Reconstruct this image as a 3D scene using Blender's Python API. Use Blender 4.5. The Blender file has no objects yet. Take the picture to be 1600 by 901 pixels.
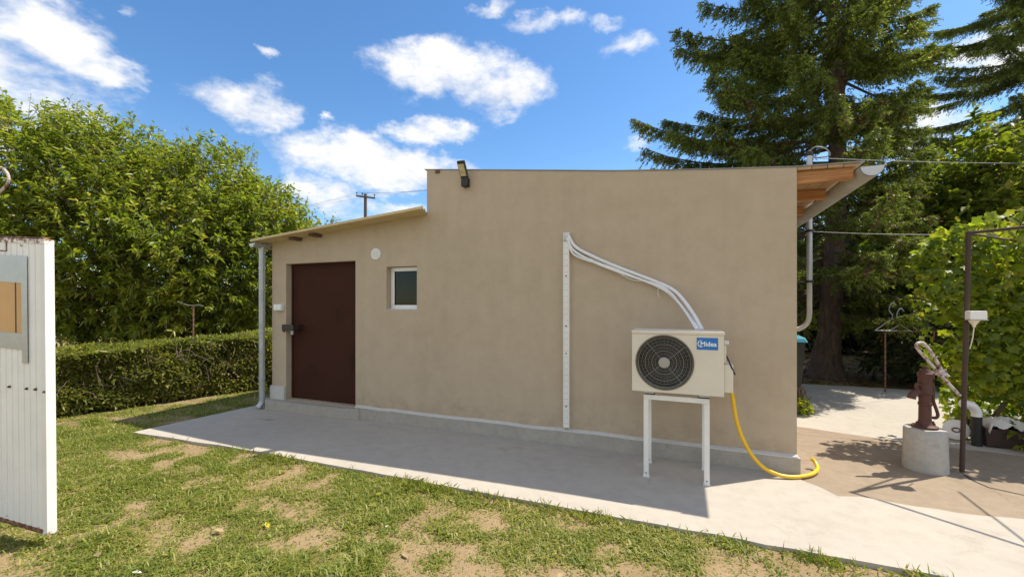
import bpy, bmesh, math
import numpy as np
from mathutils import Vector, Matrix

# ------------------------------------------------------------------ camera, sky, sun, exposure
scene = bpy.context.scene
FPX, CXP, YH, CAMH = 660.0, 800.0, 475.0, 1.5
YAW = math.atan(265 / 660)
cam_d = bpy.data.cameras.new('camera')
cam = bpy.data.objects.new('camera', cam_d)
scene.collection.objects.link(cam)
cam.location = (0, 0, CAMH)
cam.rotation_euler = (math.pi / 2, 0, YAW)
cam_d.sensor_width = 36
cam_d.lens = 36 * FPX / 1600
cam_d.shift_y = (YH - 450.5) / 1600
cam_d.clip_start = 0.05
cam_d.clip_end = 2000
scene.camera = cam

SUN = Vector((0.4334, 0.3420, 0.8283)).normalized()
SUN_EL = math.asin(SUN.z)
SUN_AZ = math.atan2(SUN.x, SUN.y)
SKY_STRENGTH, SUN_STRENGTH, EXPOSURE = 0.15, 2.0, 1.83
world = bpy.data.worlds.new('World')
scene.world = world
world.use_nodes = True
sd = bpy.data.lights.new('sun', 'SUN')
sd.energy = SUN_STRENGTH
sd.angle = math.radians(0.5)
sd.color = (1.0, 0.90, 0.76)
so = bpy.data.objects.new('sun', sd)
scene.collection.objects.link(so)
so.rotation_euler = SUN.to_track_quat('Z', 'Y').to_euler()
so.location = SUN * 30
vs = scene.view_settings
vs.view_transform = 'Standard'
vs.look = 'None'
vs.gamma = 1
vs.use_curve_mapping = False
vs.exposure = EXPOSURE

Fv = np.array([-math.sin(YAW), math.cos(YAW)])
Rv = np.array([math.cos(YAW), math.sin(YAW)])


def ray(px, py):
    d = Fv + Rv * ((px - CXP) / FPX)
    return np.array([d[0], d[1], (YH - py) / FPX])


def gp(px, py, z=0.0):
    r = ray(px, py)
    return np.array([0, 0, CAMH]) + r * ((z - CAMH) / r[2])


def yp(px, py, Y):
    r = ray(px, py)
    return np.array([0, 0, CAMH]) + r * (Y / r[1])


def at(px, py, depth):
    return np.array([0, 0, CAMH]) + ray(px, py) * depth


# sky: Nishita with scattered fair weather cumulus in view, heavier added clouds elsewhere for fill
def build_world():
    nt = world.node_tree
    N, L = nt.nodes, nt.links
    N.clear()

    def mk(t, **k):
        n = N.new(t)
        for a, b in k.items():
            setattr(n, a, b)
        return n

    def math_(op, a, b=None, c=None, clamp=False):
        n = mk('ShaderNodeMath', operation=op, use_clamp=clamp)
        for i, v in enumerate((a, b, c)):
            if v is None:
                continue
            if isinstance(v, (int, float)):
                n.inputs[i].default_value = v
            else:
                L.new(v, n.inputs[i])
        return n.outputs[0]

    sky = mk('ShaderNodeTexSky', sky_type='NISHITA', sun_disc=False)
    sky.sun_elevation = SUN_EL
    sky.sun_rotation = SUN_AZ
    sky.air_density = 1.0
    sky.dust_density = 0.25
    sky.ozone_density = 2.2
    tc = mk('ShaderNodeTexCoord')
    sep = mk('ShaderNodeSeparateXYZ')
    L.new(tc.outputs['Generated'], sep.inputs[0])
    az = math_('ARCTAN2', sep.outputs['X'], sep.outputs['Y'])
    el = math_('ARCSINE', sep.outputs['Z'])
    # warping noise
    n1 = mk('ShaderNodeTexNoise')
    n1.inputs['Scale'].default_value = 7.0
    n1.inputs['Detail'].default_value = 9.0
    n1.inputs['Roughness'].default_value = 0.62
    mp = mk('ShaderNodeMapping')
    mp.inputs['Scale'].default_value = (1, 1, 1.7)
    L.new(tc.outputs['Generated'], mp.inputs[0])
    L.new(mp.outputs[0], n1.inputs['Vector'])
    n2 = mk('ShaderNodeTexNoise')
    n2.inputs['Scale'].default_value = 20.0
    n2.inputs['Detail'].default_value = 7.0
    n2.inputs['Roughness'].default_value = 0.6
    L.new(mp.outputs[0], n2.inputs['Vector'])
    nz = math_('ADD', math_('MULTIPLY', math_('SUBTRACT', n1.outputs['Fac'], 0.5), 2.0),
               math_('MULTIPLY', math_('SUBTRACT', n2.outputs['Fac'], 0.5), 1.4))
    sepw = mk('ShaderNodeSeparateColor')
    L.new(n1.outputs['Color'], sepw.inputs[0])
    azw = math_('ADD', az, math_('MULTIPLY', math_('SUBTRACT', sepw.outputs[1], 0.5), 0.16))
    elw = math_('ADD', el, math_('MULTIPLY', math_('SUBTRACT', sepw.outputs[2], 0.5), 0.10))
    # (px, py, half width, half height, softness weight)
    clouds = [(50, 45, 150, 66, 1), (150, 95, 95, 34, .9), (205, 130, 34, 12, .4), (385, 160, 88, 42, 1),
              (700, 108, 112, 52, 1.1), (790, 140, 82, 42, 1.1), (668, 203, 72, 25, 1), (580, 252, 138, 38, 1.25),
              (700, 262, 70, 18, .7), (515, 312, 95, 30, 1.05), (620, 325, 60, 16, .6), (820, 42, 60, 28, .6),
              (895, 32, 46, 22, .5), (975, 62, 66, 26, .6), (950, 30, 40, 16, .5), (522, 191, 20, 11, .6), (408, 80, 30, 14, .4),
              (765, 8, 38, 18, .7), (998, 222, 28, 15, .5), (190, 12, 26, 18, .3), (40, 170, 90, 26, .8),
              (1440, 205, 90, 40, .9), (1560, 80, 110, 60, .9)]
    items = []
    for (px, py, rx, ry, w) in clouds:
        def ae(x, y):
            r = ray(x, y)
            r = r / np.linalg.norm(r)
            return math.atan2(r[0], r[1]), math.asin(r[2])
        a0, e0 = ae(px, py)
        aL, _ = ae(px - rx, py)
        aR, _ = ae(px + rx, py)
        _, eU = ae(px, py - ry)
        _, eD = ae(px, py + ry)
        items.append((a0, e0, abs(aR - aL) / 2 * 1.1, abs(eU - eD) / 2 * 1.14, w))
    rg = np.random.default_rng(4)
    for k in range(40):                       # larger, denser clouds added out of view to strengthen the fill light
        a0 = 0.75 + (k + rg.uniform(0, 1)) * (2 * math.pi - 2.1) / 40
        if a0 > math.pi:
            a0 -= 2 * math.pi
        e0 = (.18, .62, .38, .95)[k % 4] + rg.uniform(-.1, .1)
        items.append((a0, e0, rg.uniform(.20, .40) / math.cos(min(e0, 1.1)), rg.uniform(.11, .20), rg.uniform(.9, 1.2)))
    field, lift = None, None
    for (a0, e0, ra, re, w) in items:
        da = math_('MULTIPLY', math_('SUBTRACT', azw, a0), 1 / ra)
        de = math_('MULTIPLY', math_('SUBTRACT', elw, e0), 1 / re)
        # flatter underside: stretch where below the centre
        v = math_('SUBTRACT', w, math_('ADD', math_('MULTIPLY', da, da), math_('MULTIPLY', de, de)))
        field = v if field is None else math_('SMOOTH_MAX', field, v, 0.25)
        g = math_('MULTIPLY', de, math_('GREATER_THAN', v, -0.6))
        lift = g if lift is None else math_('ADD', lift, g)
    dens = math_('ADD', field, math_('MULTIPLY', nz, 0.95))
    mr = mk('ShaderNodeMapRange', interpolation_type='SMOOTHSTEP')
    L.new(dens, mr.inputs[0])
    mr.inputs[1].default_value = 0.02
    mr.inputs[2].default_value = 1.05
    alpha = math_('MULTIPLY', mr.outputs[0], 0.96)
    # cloud light: white tops, pale blue-grey bodies and undersides
    sh = math_('ADD', math_('MULTIPLY', lift, 0.28), math_('ADD', math_('MULTIPLY', nz, 0.55), 0.62), clamp=True)
    ramp = mk('ShaderNodeMixRGB')
    L.new(sh, ramp.inputs[0])
    ramp.inputs[1].default_value = (1.62, 1.66, 1.74, 1)
    ramp.inputs[2].default_value = (2.25, 2.20, 2.14, 1)
    hs = mk('ShaderNodeHueSaturation')
    hs.inputs['Saturation'].default_value = 1.22
    hs.inputs['Value'].default_value = 0.37
    L.new(sky.outputs[0], hs.inputs['Color'])
    mix = mk('ShaderNodeMixRGB')
    L.new(alpha, mix.inputs[0])
    L.new(hs.outputs[0], mix.inputs[1])
    L.new(ramp.outputs[0], mix.inputs[2])
    bg = mk('ShaderNodeBackground')
    bg.inputs['Strength'].default_value = SKY_STRENGTH
    L.new(mix.outputs[0], bg.inputs['Color'])
    out = mk('ShaderNodeOutputWorld')
    L.new(bg.outputs[0], out.inputs['Surface'])
    world.cycles.sampling_method = 'MANUAL'
    world.cycles.sample_map_resolution = 512


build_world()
if hasattr(scene, 'cycles'):
    scene.cycles.max_bounces = 8
    scene.cycles.transparent_max_bounces = 8

# ------------------------------------------------------------------ helpers
COL = scene.collection


def rng(s):
    return np.random.default_rng(s)


def hash3(ix, iy, iz, seed=0):
    h = (ix.astype(np.int64) * 374761393 + iy.astype(np.int64) * 668265263 + iz.astype(np.int64) * 2147483647 + seed * 974711) & 0xffffffff
    h = ((h ^ (h >> 13)) * 1274126177) & 0xffffffff
    return ((h ^ (h >> 16)) & 0xffffff) / float(0xffffff)


def vnoise(p, seed=0):
    p = np.asarray(p, float)
    i = np.floor(p).astype(np.int64)
    f = p - i
    f = f * f * (3 - 2 * f)
    r = 0
    for dx in (0, 1):
        for dy in (0, 1):
            for dz in (0, 1):
                w = (f[..., 0] if dx else 1 - f[..., 0]) * (f[..., 1] if dy else 1 - f[..., 1]) * (f[..., 2] if dz else 1 - f[..., 2])
                r = r + w * hash3(i[..., 0] + dx, i[..., 1] + dy, i[..., 2] + dz, seed)
    return r


def fbm(p, seed=0, octv=3):
    p = np.asarray(p, float)
    a, s, t = 1.0, 0, 0
    for k in range(octv):
        s = s + a * vnoise(p * 2 ** k, seed + k)
        t += a
        a *= .5
    return s / t


def nrm(v):
    v = np.asarray(v, float)
    return v / np.maximum(np.linalg.norm(v, axis=-1, keepdims=True), 1e-9)


def set_props(o, label=None, cat=None, group=None, kind=None):
    if label: o['label'] = label
    if cat: o['category'] = cat
    if group: o['group'] = group
    if kind: o['kind'] = kind
    return o


def thing(name, label, cat, loc=(0, 0, 0), group=None):
    o = bpy.data.objects.new(name, None)
    o.location = loc
    o.empty_display_size = .1
    COL.objects.link(o)
    return set_props(o, label, cat, group)


def link(name, me, mat, parent=None, **props):
    o = bpy.data.objects.new(name, me)
    if mat is not None and len(me.materials) == 0:
        me.materials.append(mat)
    COL.objects.link(o)
    if parent is not None:
        o.parent = parent
        if parent.type == 'EMPTY':
            o.matrix_parent_inverse = Matrix.Translation(-Vector(parent.location))
    return set_props(o, **props)


def np_mesh(name, verts, faces, smooth=False):
    """verts (N,3); faces (M,k) array of one size"""
    verts = np.ascontiguousarray(verts, np.float32)
    faces = np.ascontiguousarray(faces, np.int32)
    me = bpy.data.meshes.new(name)
    m, k = faces.shape
    me.vertices.add(len(verts))
    me.vertices.foreach_set('co', verts.ravel())
    me.loops.add(m * k)
    me.loops.foreach_set('vertex_index', faces.ravel())
    me.polygons.add(m)
    me.polygons.foreach_set('loop_start', np.arange(0, m * k, k, dtype=np.int32))
    me.polygons.foreach_set('loop_total', np.full(m, k, np.int32))
    if smooth:
        me.polygons.foreach_set('use_smooth', np.ones(m, bool))
    me.update(calc_edges=True)
    return me


class MB:
    def __init__(self):
        self.v, self.f = [], []

    def add(self, vs, fs):
        b = len(self.v)
        self.v += [tuple(map(float, p)) for p in vs]
        self.f += [tuple(b + i for i in f) for f in fs]
        return self

    def box(self, x0, x1, y0, y1, z0, z1):
        return self.add([(x0, y0, z0), (x1, y0, z0), (x1, y1, z0), (x0, y1, z0), (x0, y0, z1), (x1, y0, z1), (x1, y1, z1), (x0, y1, z1)],
                        [(0, 3, 2, 1), (4, 5, 6, 7), (0, 1, 5, 4), (1, 2, 6, 5), (2, 3, 7, 6), (3, 0, 4, 7)])

    def hexa(self, p):           # 8 points, bottom ring then top ring
        return self.add(p, [(0, 3, 2, 1), (4, 5, 6, 7), (0, 1, 5, 4), (1, 2, 6, 5), (2, 3, 7, 6), (3, 0, 4, 7)])

    def prism(self, poly, z0, z1):
        n = len(poly)
        vs_ = [(x, y, z0) for x, y in poly] + [(x, y, z1) for x, y in poly]
        return self.add(vs_, [tuple(range(n - 1, -1, -1)), tuple(range(n, 2 * n))] + [(i, (i + 1) % n, n + (i + 1) % n, n + i) for i in range(n)])

    def prism_y(self, poly, y0, y1):   # polygon in x,z counter-clockwise seen from -Y
        n = len(poly)
        vs_ = [(x, y0, z) for x, z in poly] + [(x, y1, z) for x, z in poly]
        return self.add(vs_, [tuple(range(n)), tuple(range(2 * n - 1, n - 1, -1))] + [(i, n + i, n + (i + 1) % n, (i + 1) % n) for i in range(n)])

    def tube(self, pts, r, n=10, cap=True):
        pts = [np.array(p, float) for p in pts]
        m = len(pts)
        rr = r if hasattr(r, '__len__') else [r] * m
        base = []
        up = None
        for i in range(m):
            t = nrm(pts[min(i + 1, m - 1)] - pts[max(i - 1, 0)])
            if up is None:
                a = np.array([0, 0, 1.]) if abs(t[2]) < .9 else np.array([1., 0, 0])
                up = nrm(np.cross(np.cross(t, a), t))
            up = nrm(up - t * np.dot(up, t))
            s = np.cross(t, up)
            base += [pts[i] + rr[i] * (math.cos(2 * math.pi * k / n) * up + math.sin(2 * math.pi * k / n) * s) for k in range(n)]
        fs = [(i * n + k, i * n + (k + 1) % n, (i + 1) * n + (k + 1) % n, (i + 1) * n + k) for i in range(m - 1) for k in range(n)]
        if cap:
            fs += [tuple(range(n - 1, -1, -1)), tuple(range((m - 1) * n, m * n))]
        return self.add(base, fs)

    def lathe(self, prof, c=(0, 0, 0), axis='z', n=24):
        """prof [(r,h)]; revolve round axis through c"""
        vs_ = []
        for r, h in prof:
            for k in range(n):
                a = 2 * math.pi * k / n
                p = (r * math.cos(a), r * math.sin(a), h)
                if axis == 'y':
                    p = (p[0], p[2], p[1])
                elif axis == 'x':
                    p = (p[2], p[0], p[1])
                vs_.append((p[0] + c[0], p[1] + c[1], p[2] + c[2]))
        m = len(prof)
        fs = [(i * n + k, i * n + (k + 1) % n, (i + 1) * n + (k + 1) % n, (i + 1) * n + k) for i in range(m - 1) for k in range(n)]
        fs += [tuple(range(n - 1, -1, -1)), tuple(range((m - 1) * n, m * n))]
        return self.add(vs_, fs)

    def mesh(self, name, smooth=False, bevel=0, fix=True):
        me = bpy.data.meshes.new(name)
        me.from_pydata(self.v, [], self.f)
        if fix or bevel:
            bm = bmesh.new()
            bm.from_mesh(me)
            if fix:
                bmesh.ops.recalc_face_normals(bm, faces=bm.faces)
            if bevel:
                ed = [e for e in bm.edges if len(e.link_faces) == 2 and e.calc_face_angle(0) > .6]
                bmesh.ops.bevel(bm, geom=ed, offset=bevel, segments=2, affect='EDGES', profile=.6, clamp_overlap=True)
            bm.to_mesh(me)
            bm.free()
        if smooth:
            me.polygons.foreach_set('use_smooth', np.ones(len(me.polygons), bool))
            me.set_sharp_from_angle(angle=.7)
        me.update()
        return me

    def build(self, name, mat, parent=None, smooth=False, bevel=0, fix=True, **props):
        return link(name, self.mesh(name, smooth, bevel, fix), mat, parent, **props)


def smooth_path(pts, n=8):
    P = [np.array(p, float) for p in pts]
    P = [2 * P[0] - P[1]] + P + [2 * P[-1] - P[-2]]
    out = []
    for i in range(1, len(P) - 2):
        for k in range(n):
            t = k / n
            a, b, c, d = P[i - 1], P[i], P[i + 1], P[i + 2]
            out.append(.5 * (2 * b + (c - a) * t + (2 * a - 5 * b + 4 * c - d) * t * t + (3 * b - a - 3 * c + d) * t ** 3))
    out.append(P[-2])
    return out


# ------------------------------------------------------------------ materials
def new_mat(name):
    m = bpy.data.materials.new(name)
    m.use_nodes = True
    nt = m.node_tree
    return m, nt, nt.nodes['Principled BSDF']


def add(nt, t, **k):
    n = nt.nodes.new(t)
    for a, b in k.items():
        setattr(n, a, b)
    return n


def coords(nt, which='Object'):
    return add(nt, 'ShaderNodeTexCoord').outputs[which]


def noise(nt, vec, scale, detail=4, rough=.55, dist=0):
    n = add(nt, 'ShaderNodeTexNoise')
    n.inputs['Scale'].default_value = scale
    n.inputs['Detail'].default_value = detail
    n.inputs['Roughness'].default_value = rough
    n.inputs['Distortion'].default_value = dist
    nt.links.new(vec, n.inputs['Vector'])
    return n.outputs['Fac']


def ramp(nt, fac, stops):
    r = add(nt, 'ShaderNodeValToRGB')
    while len(r.color_ramp.elements) < len(stops):
        r.color_ramp.elements.new(.5)
    for e, (p, c) in zip(r.color_ramp.elements, stops):
        e.position = p
        e.color = (*c, 1) if len(c) == 3 else c
    nt.links.new(fac, r.inputs[0])
    return r.outputs[0]


def mixc(nt, fac, a, b, mode='MIX'):
    m = add(nt, 'ShaderNodeMixRGB', blend_type=mode)
    for i, v in enumerate((fac, a, b)):
        if isinstance(v, (int, float)):
            m.inputs[i].default_value = v
        elif isinstance(v, tuple):
            m.inputs[i].default_value = (*v, 1) if len(v) == 3 else v
        else:
            nt.links.new(v, m.inputs[i])
    return m.outputs[0]


def bump(nt, bsdf, height, strength=.3, dist=.01):
    b = add(nt, 'ShaderNodeBump')
    b.inputs['Strength'].default_value = strength
    b.inputs['Distance'].default_value = dist
    nt.links.new(height, b.inputs['Height'])
    nt.links.new(b.outputs[0], bsdf.inputs['Normal'])


def plain(name, col, rough=.6, metal=0, var=.12, scale=9, bmp=.1, bscale=60, spec=.5, stretch=None):
    """painted / cast / plastic surface with uneven tone and slight relief"""
    m, nt, b = new_mat(name)
    v = coords(nt)
    if stretch:
        mp = add(nt, 'ShaderNodeMapping')
        mp.inputs['Scale'].default_value = stretch
        nt.links.new(v, mp.inputs[0])
        v = mp.outputs[0]
    n = noise(nt, v, scale, 5, .6)
    lo = tuple(c * (1 - var) for c in col)
    hi = tuple(min(1, c * (1 + var)) for c in col)
    nt.links.new(ramp(nt, n, [(.3, lo), (.7, hi)]), b.inputs['Base Color'])
    b.inputs['Roughness'].default_value = rough
    b.inputs['Metallic'].default_value = metal
    b.inputs['Specular IOR Level'].default_value = spec
    bump(nt, b, noise(nt, v, bscale, 4, .6), bmp, .004)
    return m


def rusty(name, col, rust=(.16, .06, .025), amount=.5, rough=.55, scale=14, gz=None):
    """paint with rust patches; gz=(z0,z1,z2,z3): more rust at lower edge below z1 and above z2"""
    m, nt, b = new_mat(name)
    v = coords(nt)
    n = noise(nt, v, scale, 7, .65)
    fac = n
    if gz:
        sx = add(nt, 'ShaderNodeSeparateXYZ')
        nt.links.new(v, sx.inputs[0])
        a = add(nt, 'ShaderNodeMapRange')
        a.inputs[1].default_value, a.inputs[2].default_value = gz[0], gz[1]
        a.inputs[3].default_value, a.inputs[4].default_value = .30, 0
        nt.links.new(sx.outputs['Z'], a.inputs[0])
        c = add(nt, 'ShaderNodeMapRange')
        c.inputs[1].default_value, c.inputs[2].default_value = gz[2], gz[3]
        c.inputs[3].default_value, c.inputs[4].default_value = 0, .28
        nt.links.new(sx.outputs['Z'], c.inputs[0])
        s = add(nt, 'ShaderNodeMath', operation='ADD')
        nt.links.new(a.outputs[0], s.inputs[0])
        nt.links.new(c.outputs[0], s.inputs[1])
        s2 = add(nt, 'ShaderNodeMath', operation='ADD')
        nt.links.new(s.outputs[0], s2.inputs[0])
        nt.links.new(n, s2.inputs[1])
        fac = s2.outputs[0]
    t = 1 - amount
    msk = ramp(nt, fac, [(max(0, t - .02), (0, 0, 0)), (min(1, t + .08), (1, 1, 1))])
    n2 = noise(nt, v, 5, 4)
    base = ramp(nt, n2, [(.3, tuple(c * .92 for c in col)), (.7, col)])
    nt.links.new(mixc(nt, msk, base, rust), b.inputs['Base Color'])
    b.inputs['Roughness'].default_value = rough
    bump(nt, b, n, .25, .004)
    return m


def leaf_mat(name, stops, rough=.42, trans=.35, tcol=(1.25, 1.3, .6), spec=.5):
    m, nt, b = new_mat(name)
    g = add(nt, 'ShaderNodeNewGeometry')
    v = coords(nt)
    n = noise(nt, v, 1.3, 3)
    add_ = add(nt, 'ShaderNodeMath', operation='MULTIPLY_ADD')
    nt.links.new(n, add_.inputs[0])
    add_.inputs[1].default_value = .7
    h = add(nt, 'ShaderNodeMath', operation='MULTIPLY_ADD')
    nt.links.new(g.outputs['Random Per Island'], h.inputs[0])
    h.inputs[1].default_value = .62
    h.inputs[2].default_value = -.16
    nt.links.new(h.outputs[0], add_.inputs[2])
    c = ramp(nt, add_.outputs[0], stops)
    nt.links.new(c, b.inputs['Base Color'])
    b.inputs['Roughness'].default_value = rough
    b.inputs['Specular IOR Level'].default_value = spec
    tr = add(nt, 'ShaderNodeBsdfTranslucent')
    nt.links.new(mixc(nt, 1.0, c, tcol, 'MULTIPLY'), tr.inputs['Color'])
    mx = add(nt, 'ShaderNodeMixShader')
    mx.inputs[0].default_value = trans
    nt.links.new(b.outputs[0], mx.inputs[1])
    nt.links.new(tr.outputs[0], mx.inputs[2])
    nt.links.new(mx.outputs[0], nt.nodes['Material Output'].inputs['Surface'])
    return m


M = {}


def stucco():
    m, nt, b = new_mat('beige_stucco')
    v = coords(nt)
    big = noise(nt, v, .9, 5, .6, .4)
    mid = noise(nt, v, 5, 6, .65)
    fine = noise(nt, v, 160, 3, .6)
    c = ramp(nt, big, [(.25, (.455, .370, .272)), (.5, (.485, .398, .296)), (.78, (.515, .424, .318))])
    c = mixc(nt, .34, c, ramp(nt, mid, [(.3, (.385, .308, .222)), (.7, (.55, .452, .336))]))
    c = mixc(nt, .12, c, ramp(nt, fine, [(.3, (.30, .235, .17)), (.7, (.52, .42, .31))]))
    # vertical rain streaks and trowel sweeps
    mp = add(nt, 'ShaderNodeMapping')
    mp.inputs['Scale'].default_value = (7, 7, .5)
    nt.links.new(v, mp.inputs[0])
    st = noise(nt, mp.outputs[0], 1, 5, .6)
    c = mixc(nt, .5, c, ramp(nt, st, [(.35, (.93, .92, .91)), (.6, (1, 1, 1))]), 'MULTIPLY')
    # splash dirt: a ragged band a hand's breadth above the plinth
    sx = add(nt, 'ShaderNodeSeparateXYZ')
    nt.links.new(v, sx.inputs[0])
    dz = add(nt, 'ShaderNodeMapRange')
    dz.inputs[1].default_value, dz.inputs[2].default_value = .15, .55
    dz.inputs[3].default_value, dz.inputs[4].default_value = .20, -.25
    nt.links.new(sx.outputs['Z'], dz.inputs[0])
    sm = add(nt, 'ShaderNodeMath', operation='ADD')
    nt.links.new(dz.outputs[0], sm.inputs[0])
    nt.links.new(noise(nt, v, 6, 7, .7), sm.inputs[1])
    c = mixc(nt, 1.0, c, ramp(nt, sm.outputs[0], [(.50, (1, 1, 1)), (.78, (.86, .84, .81))]), 'MULTIPLY')
    nt.links.new(c, b.inputs['Base Color'])
    b.inputs['Roughness'].default_value = .95
    b.inputs['Specular IOR Level'].default_value = .15
    h = add(nt, 'ShaderNodeMath', operation='MULTIPLY_ADD')
    nt.links.new(noise(nt, v, 9, 5, .6), h.inputs[0])
    h.inputs[1].default_value = 2.0
    nt.links.new(fine, h.inputs[2])
    bump(nt, b, h.outputs[0], .35, .004)
    return m


def concrete(name, lo, hi, stain=(.72, .70, .67), sc=1.0, rough=.9, bm_=.25, spots_=()):
    m, nt, b = new_mat(name)
    v = coords(nt)
    big = noise(nt, v, 1.1 * sc, 6, .62, .3)
    mid = noise(nt, v, 7 * sc, 6, .66)
    fine = noise(nt, v, 140, 3, .6)
    c = ramp(nt, big, [(.28, lo), (.72, hi)])
    c = mixc(nt, .45, c, ramp(nt, mid, [(.3, tuple(x * .9 for x in lo)), (.7, tuple(x * 1.05 for x in hi))]))
    c = mixc(nt, .5, c, ramp(nt, fine, [(.3, (.86, .86, .86)), (.7, (1.06, 1.06, 1.06))]), 'MULTIPLY')
    spot = noise(nt, v, 2.3 * sc, 7, .7, 1.2)
    c = mixc(nt, 1.0, c, ramp(nt, spot, [(.24, stain), (.40, (1, 1, 1))]), 'MULTIPLY')
    for (sx0, sy0, ax_, ay_, kk) in spots_:           # old water stains
        mp = add(nt, 'ShaderNodeMapping')
        mp.inputs['Location'].default_value = (-sx0 / ax_, -sy0 / ay_, 0)
        mp.inputs['Scale'].default_value = (1 / ax_, 1 / ay_, 0)
        nt.links.new(v, mp.inputs[0])
        ln = add(nt, 'ShaderNodeVectorMath', operation='LENGTH')
        nt.links.new(mp.outputs[0], ln.inputs[0])
        ma = add(nt, 'ShaderNodeMath', operation='MULTIPLY_ADD')
        nt.links.new(noise(nt, v, 6, 6, .7, .5), ma.inputs[0])
        ma.inputs[1].default_value = 1.6
        nt.links.new(ln.outputs['Value'], ma.inputs[2])
        c = mixc(nt, 1.0, c, ramp(nt, ma.outputs[0], [(.80, (kk, kk, kk * .98)), (1.0, (1, 1, 1))]), 'MULTIPLY')
    nt.links.new(c, b.inputs['Base Color'])
    b.inputs['Roughness'].default_value = rough
    b.inputs['Specular IOR Level'].default_value = .25
    h = add(nt, 'ShaderNodeMath', operation='MULTIPLY_ADD')
    nt.links.new(mid, h.inputs[0])
    h.inputs[1].default_value = 2.5
    nt.links.new(fine, h.inputs[2])
    bump(nt, b, h.outputs[0], bm_, .004)
    return m


def wood(name, lo, hi):
    m, nt, b = new_mat(name)
    v = coords(nt)
    mp = add(nt, 'ShaderNodeMapping')
    mp.inputs['Scale'].default_value = (1.2, 9, 22)
    nt.links.new(v, mp.inputs[0])
    n = noise(nt, mp.outputs[0], 2.2, 6, .65, 1.0)
    nt.links.new(ramp(nt, n, [(.3, lo), (.65, hi)]), b.inputs['Base Color'])
    b.inputs['Roughness'].default_value = .8
    bump(nt, b, n, .3, .004)
    return m


def soil():
    m, nt, b = new_mat('lawn_soil')
    v = coords(nt)
    at_ = add(nt, 'ShaderNodeAttribute', attribute_name='cover')
    big = noise(nt, v, 2.2, 6, .65)
    fine = noise(nt, v, 45, 5, .7)
    dirt = ramp(nt, big, [(.3, (.245, .176, .103)), (.7, (.36, .268, .165))])
    dirt = mixc(nt, .5, dirt, ramp(nt, fine, [(.3, (.72, .70, .66)), (.7, (1.15, 1.13, 1.1))]), 'MULTIPLY')
    thatch = ramp(nt, noise(nt, v, 30, 6, .75), [(.3, (.13, .125, .035)), (.55, (.24, .20, .075)), (.75, (.34, .265, .13))])
    nt.links.new(mixc(nt, at_.outputs['Fac'], dirt, thatch), b.inputs['Base Color'])
    b.inputs['Roughness'].default_value = 1
    b.inputs['Specular IOR Level'].default_value = .1
    bump(nt, b, fine, .6, .015)
    return m


def bark(name, lo, hi, sc=1):
    m, nt, b = new_mat(name)
    v = coords(nt)
    mp = add(nt, 'ShaderNodeMapping')
    mp.inputs['Scale'].default_value = (14 * sc, 14 * sc, 2.5 * sc)
    nt.links.new(v, mp.inputs[0])
    n = noise(nt, mp.outputs[0], 1.5, 7, .7, .6)
    nt.links.new(ramp(nt, n, [(.3, lo), (.7, hi)]), b.inputs['Base Color'])
    b.inputs['Roughness'].default_value = .95
    bump(nt, b, n, .9, .03)
    return m


def glass():
    m, nt, b = new_mat('window_glass')
    tr = add(nt, 'ShaderNodeBsdfTransparent')
    tr.inputs['Color'].default_value = (.75, .8, .78, 1)
    gl = add(nt, 'ShaderNodeBsdfGlossy')
    gl.inputs['Roughness'].default_value = .03
    fr = add(nt, 'ShaderNodeFresnel')
    fr.inputs[0].default_value = 1.28
    mx = add(nt, 'ShaderNodeMixShader')
    nt.links.new(fr.outputs[0], mx.inputs[0])
    nt.links.new(tr.outputs[0], mx.inputs[1])
    nt.links.new(gl.outputs[0], mx.inputs[2])
    nt.links.new(mx.outputs[0], nt.nodes['Material Output'].inputs['Surface'])
    return m


M['stucco'] = stucco()
M['slab'] = concrete('smooth_concrete', (.38, .348, .304), (.455, .423, .368), (.80, .79, .77), spots_=((-5.0, 3.92, .75, .16, .74), (-5.3, 4.15, .4, .1, .8), (-3.2, 4.20, 1.2, .10, .85), (1.7, 3.6, .5, .2, .9)))
M['apron'] = concrete('old_tan_concrete', (.235, .187, .135), (.325, .263, .197), (.72, .68, .62), 1.6, .95, .5)
M['rear'] = concrete('pale_concrete', (.39, .362, .316), (.46, .43, .38), (.82, .8, .77), 1.2)
M['plinth'] = concrete('plinth_render', (.33, .305, .265), (.43, .40, .35), (.75, .74, .72), 2.5)
M['ledge'] = concrete('ledge_mortar', (.50, .48, .45), (.60, .58, .55), (.8, .8, .8), 3)
M['ring'] = concrete('well_ring_concrete', (.34, .325, .30), (.46, .44, .41), (.66, .63, .58), 3)
M['soil'] = soil()
M['door'] = rusty('brown_door_paint', (.052, .019, .012), (.036, .015, .010), .42, .75, 3)
M['door'].node_tree.nodes['Principled BSDF'].inputs['Specular IOR Level'].default_value = .12
M['hasp'] = plain('brown_metal', (.035, .016, .012), .5, 0, .3, 30)
M['white'] = plain('white_plastic', (.74, .74, .73), .4, 0, .05, 6, .03)
M['cream'] = plain('cream_enamel', (.68, .62, .52), .42, 0, .05, 3, .03)
M['white_metal'] = rusty('white_painted_steel', (.78, .77, .74), (.30, .18, .10), .14, .45, 18)
M['pvc'] = plain('window_pvc', (.80, .80, .79), .3, 0, .03, 4, .02)
M['glass'] = glass()
M['dark'] = plain('black_plastic', (.012, .012, .012), .5, 0, .2, 20)
M['grille'] = plain('grille_wire', (.17, .16, .14), .45, .2, .15, 20)
M['bezel'] = plain('grille_bezel', (.10, .088, .070), .5, 0, .2, 20)
M['hub'] = plain('fan_hub', (.34, .32, .29), .5, 0, .06, 20)
M['blue'] = plain('badge_blue', (.008, .16, .52), .35, 0, .05, 6, .01)
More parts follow.
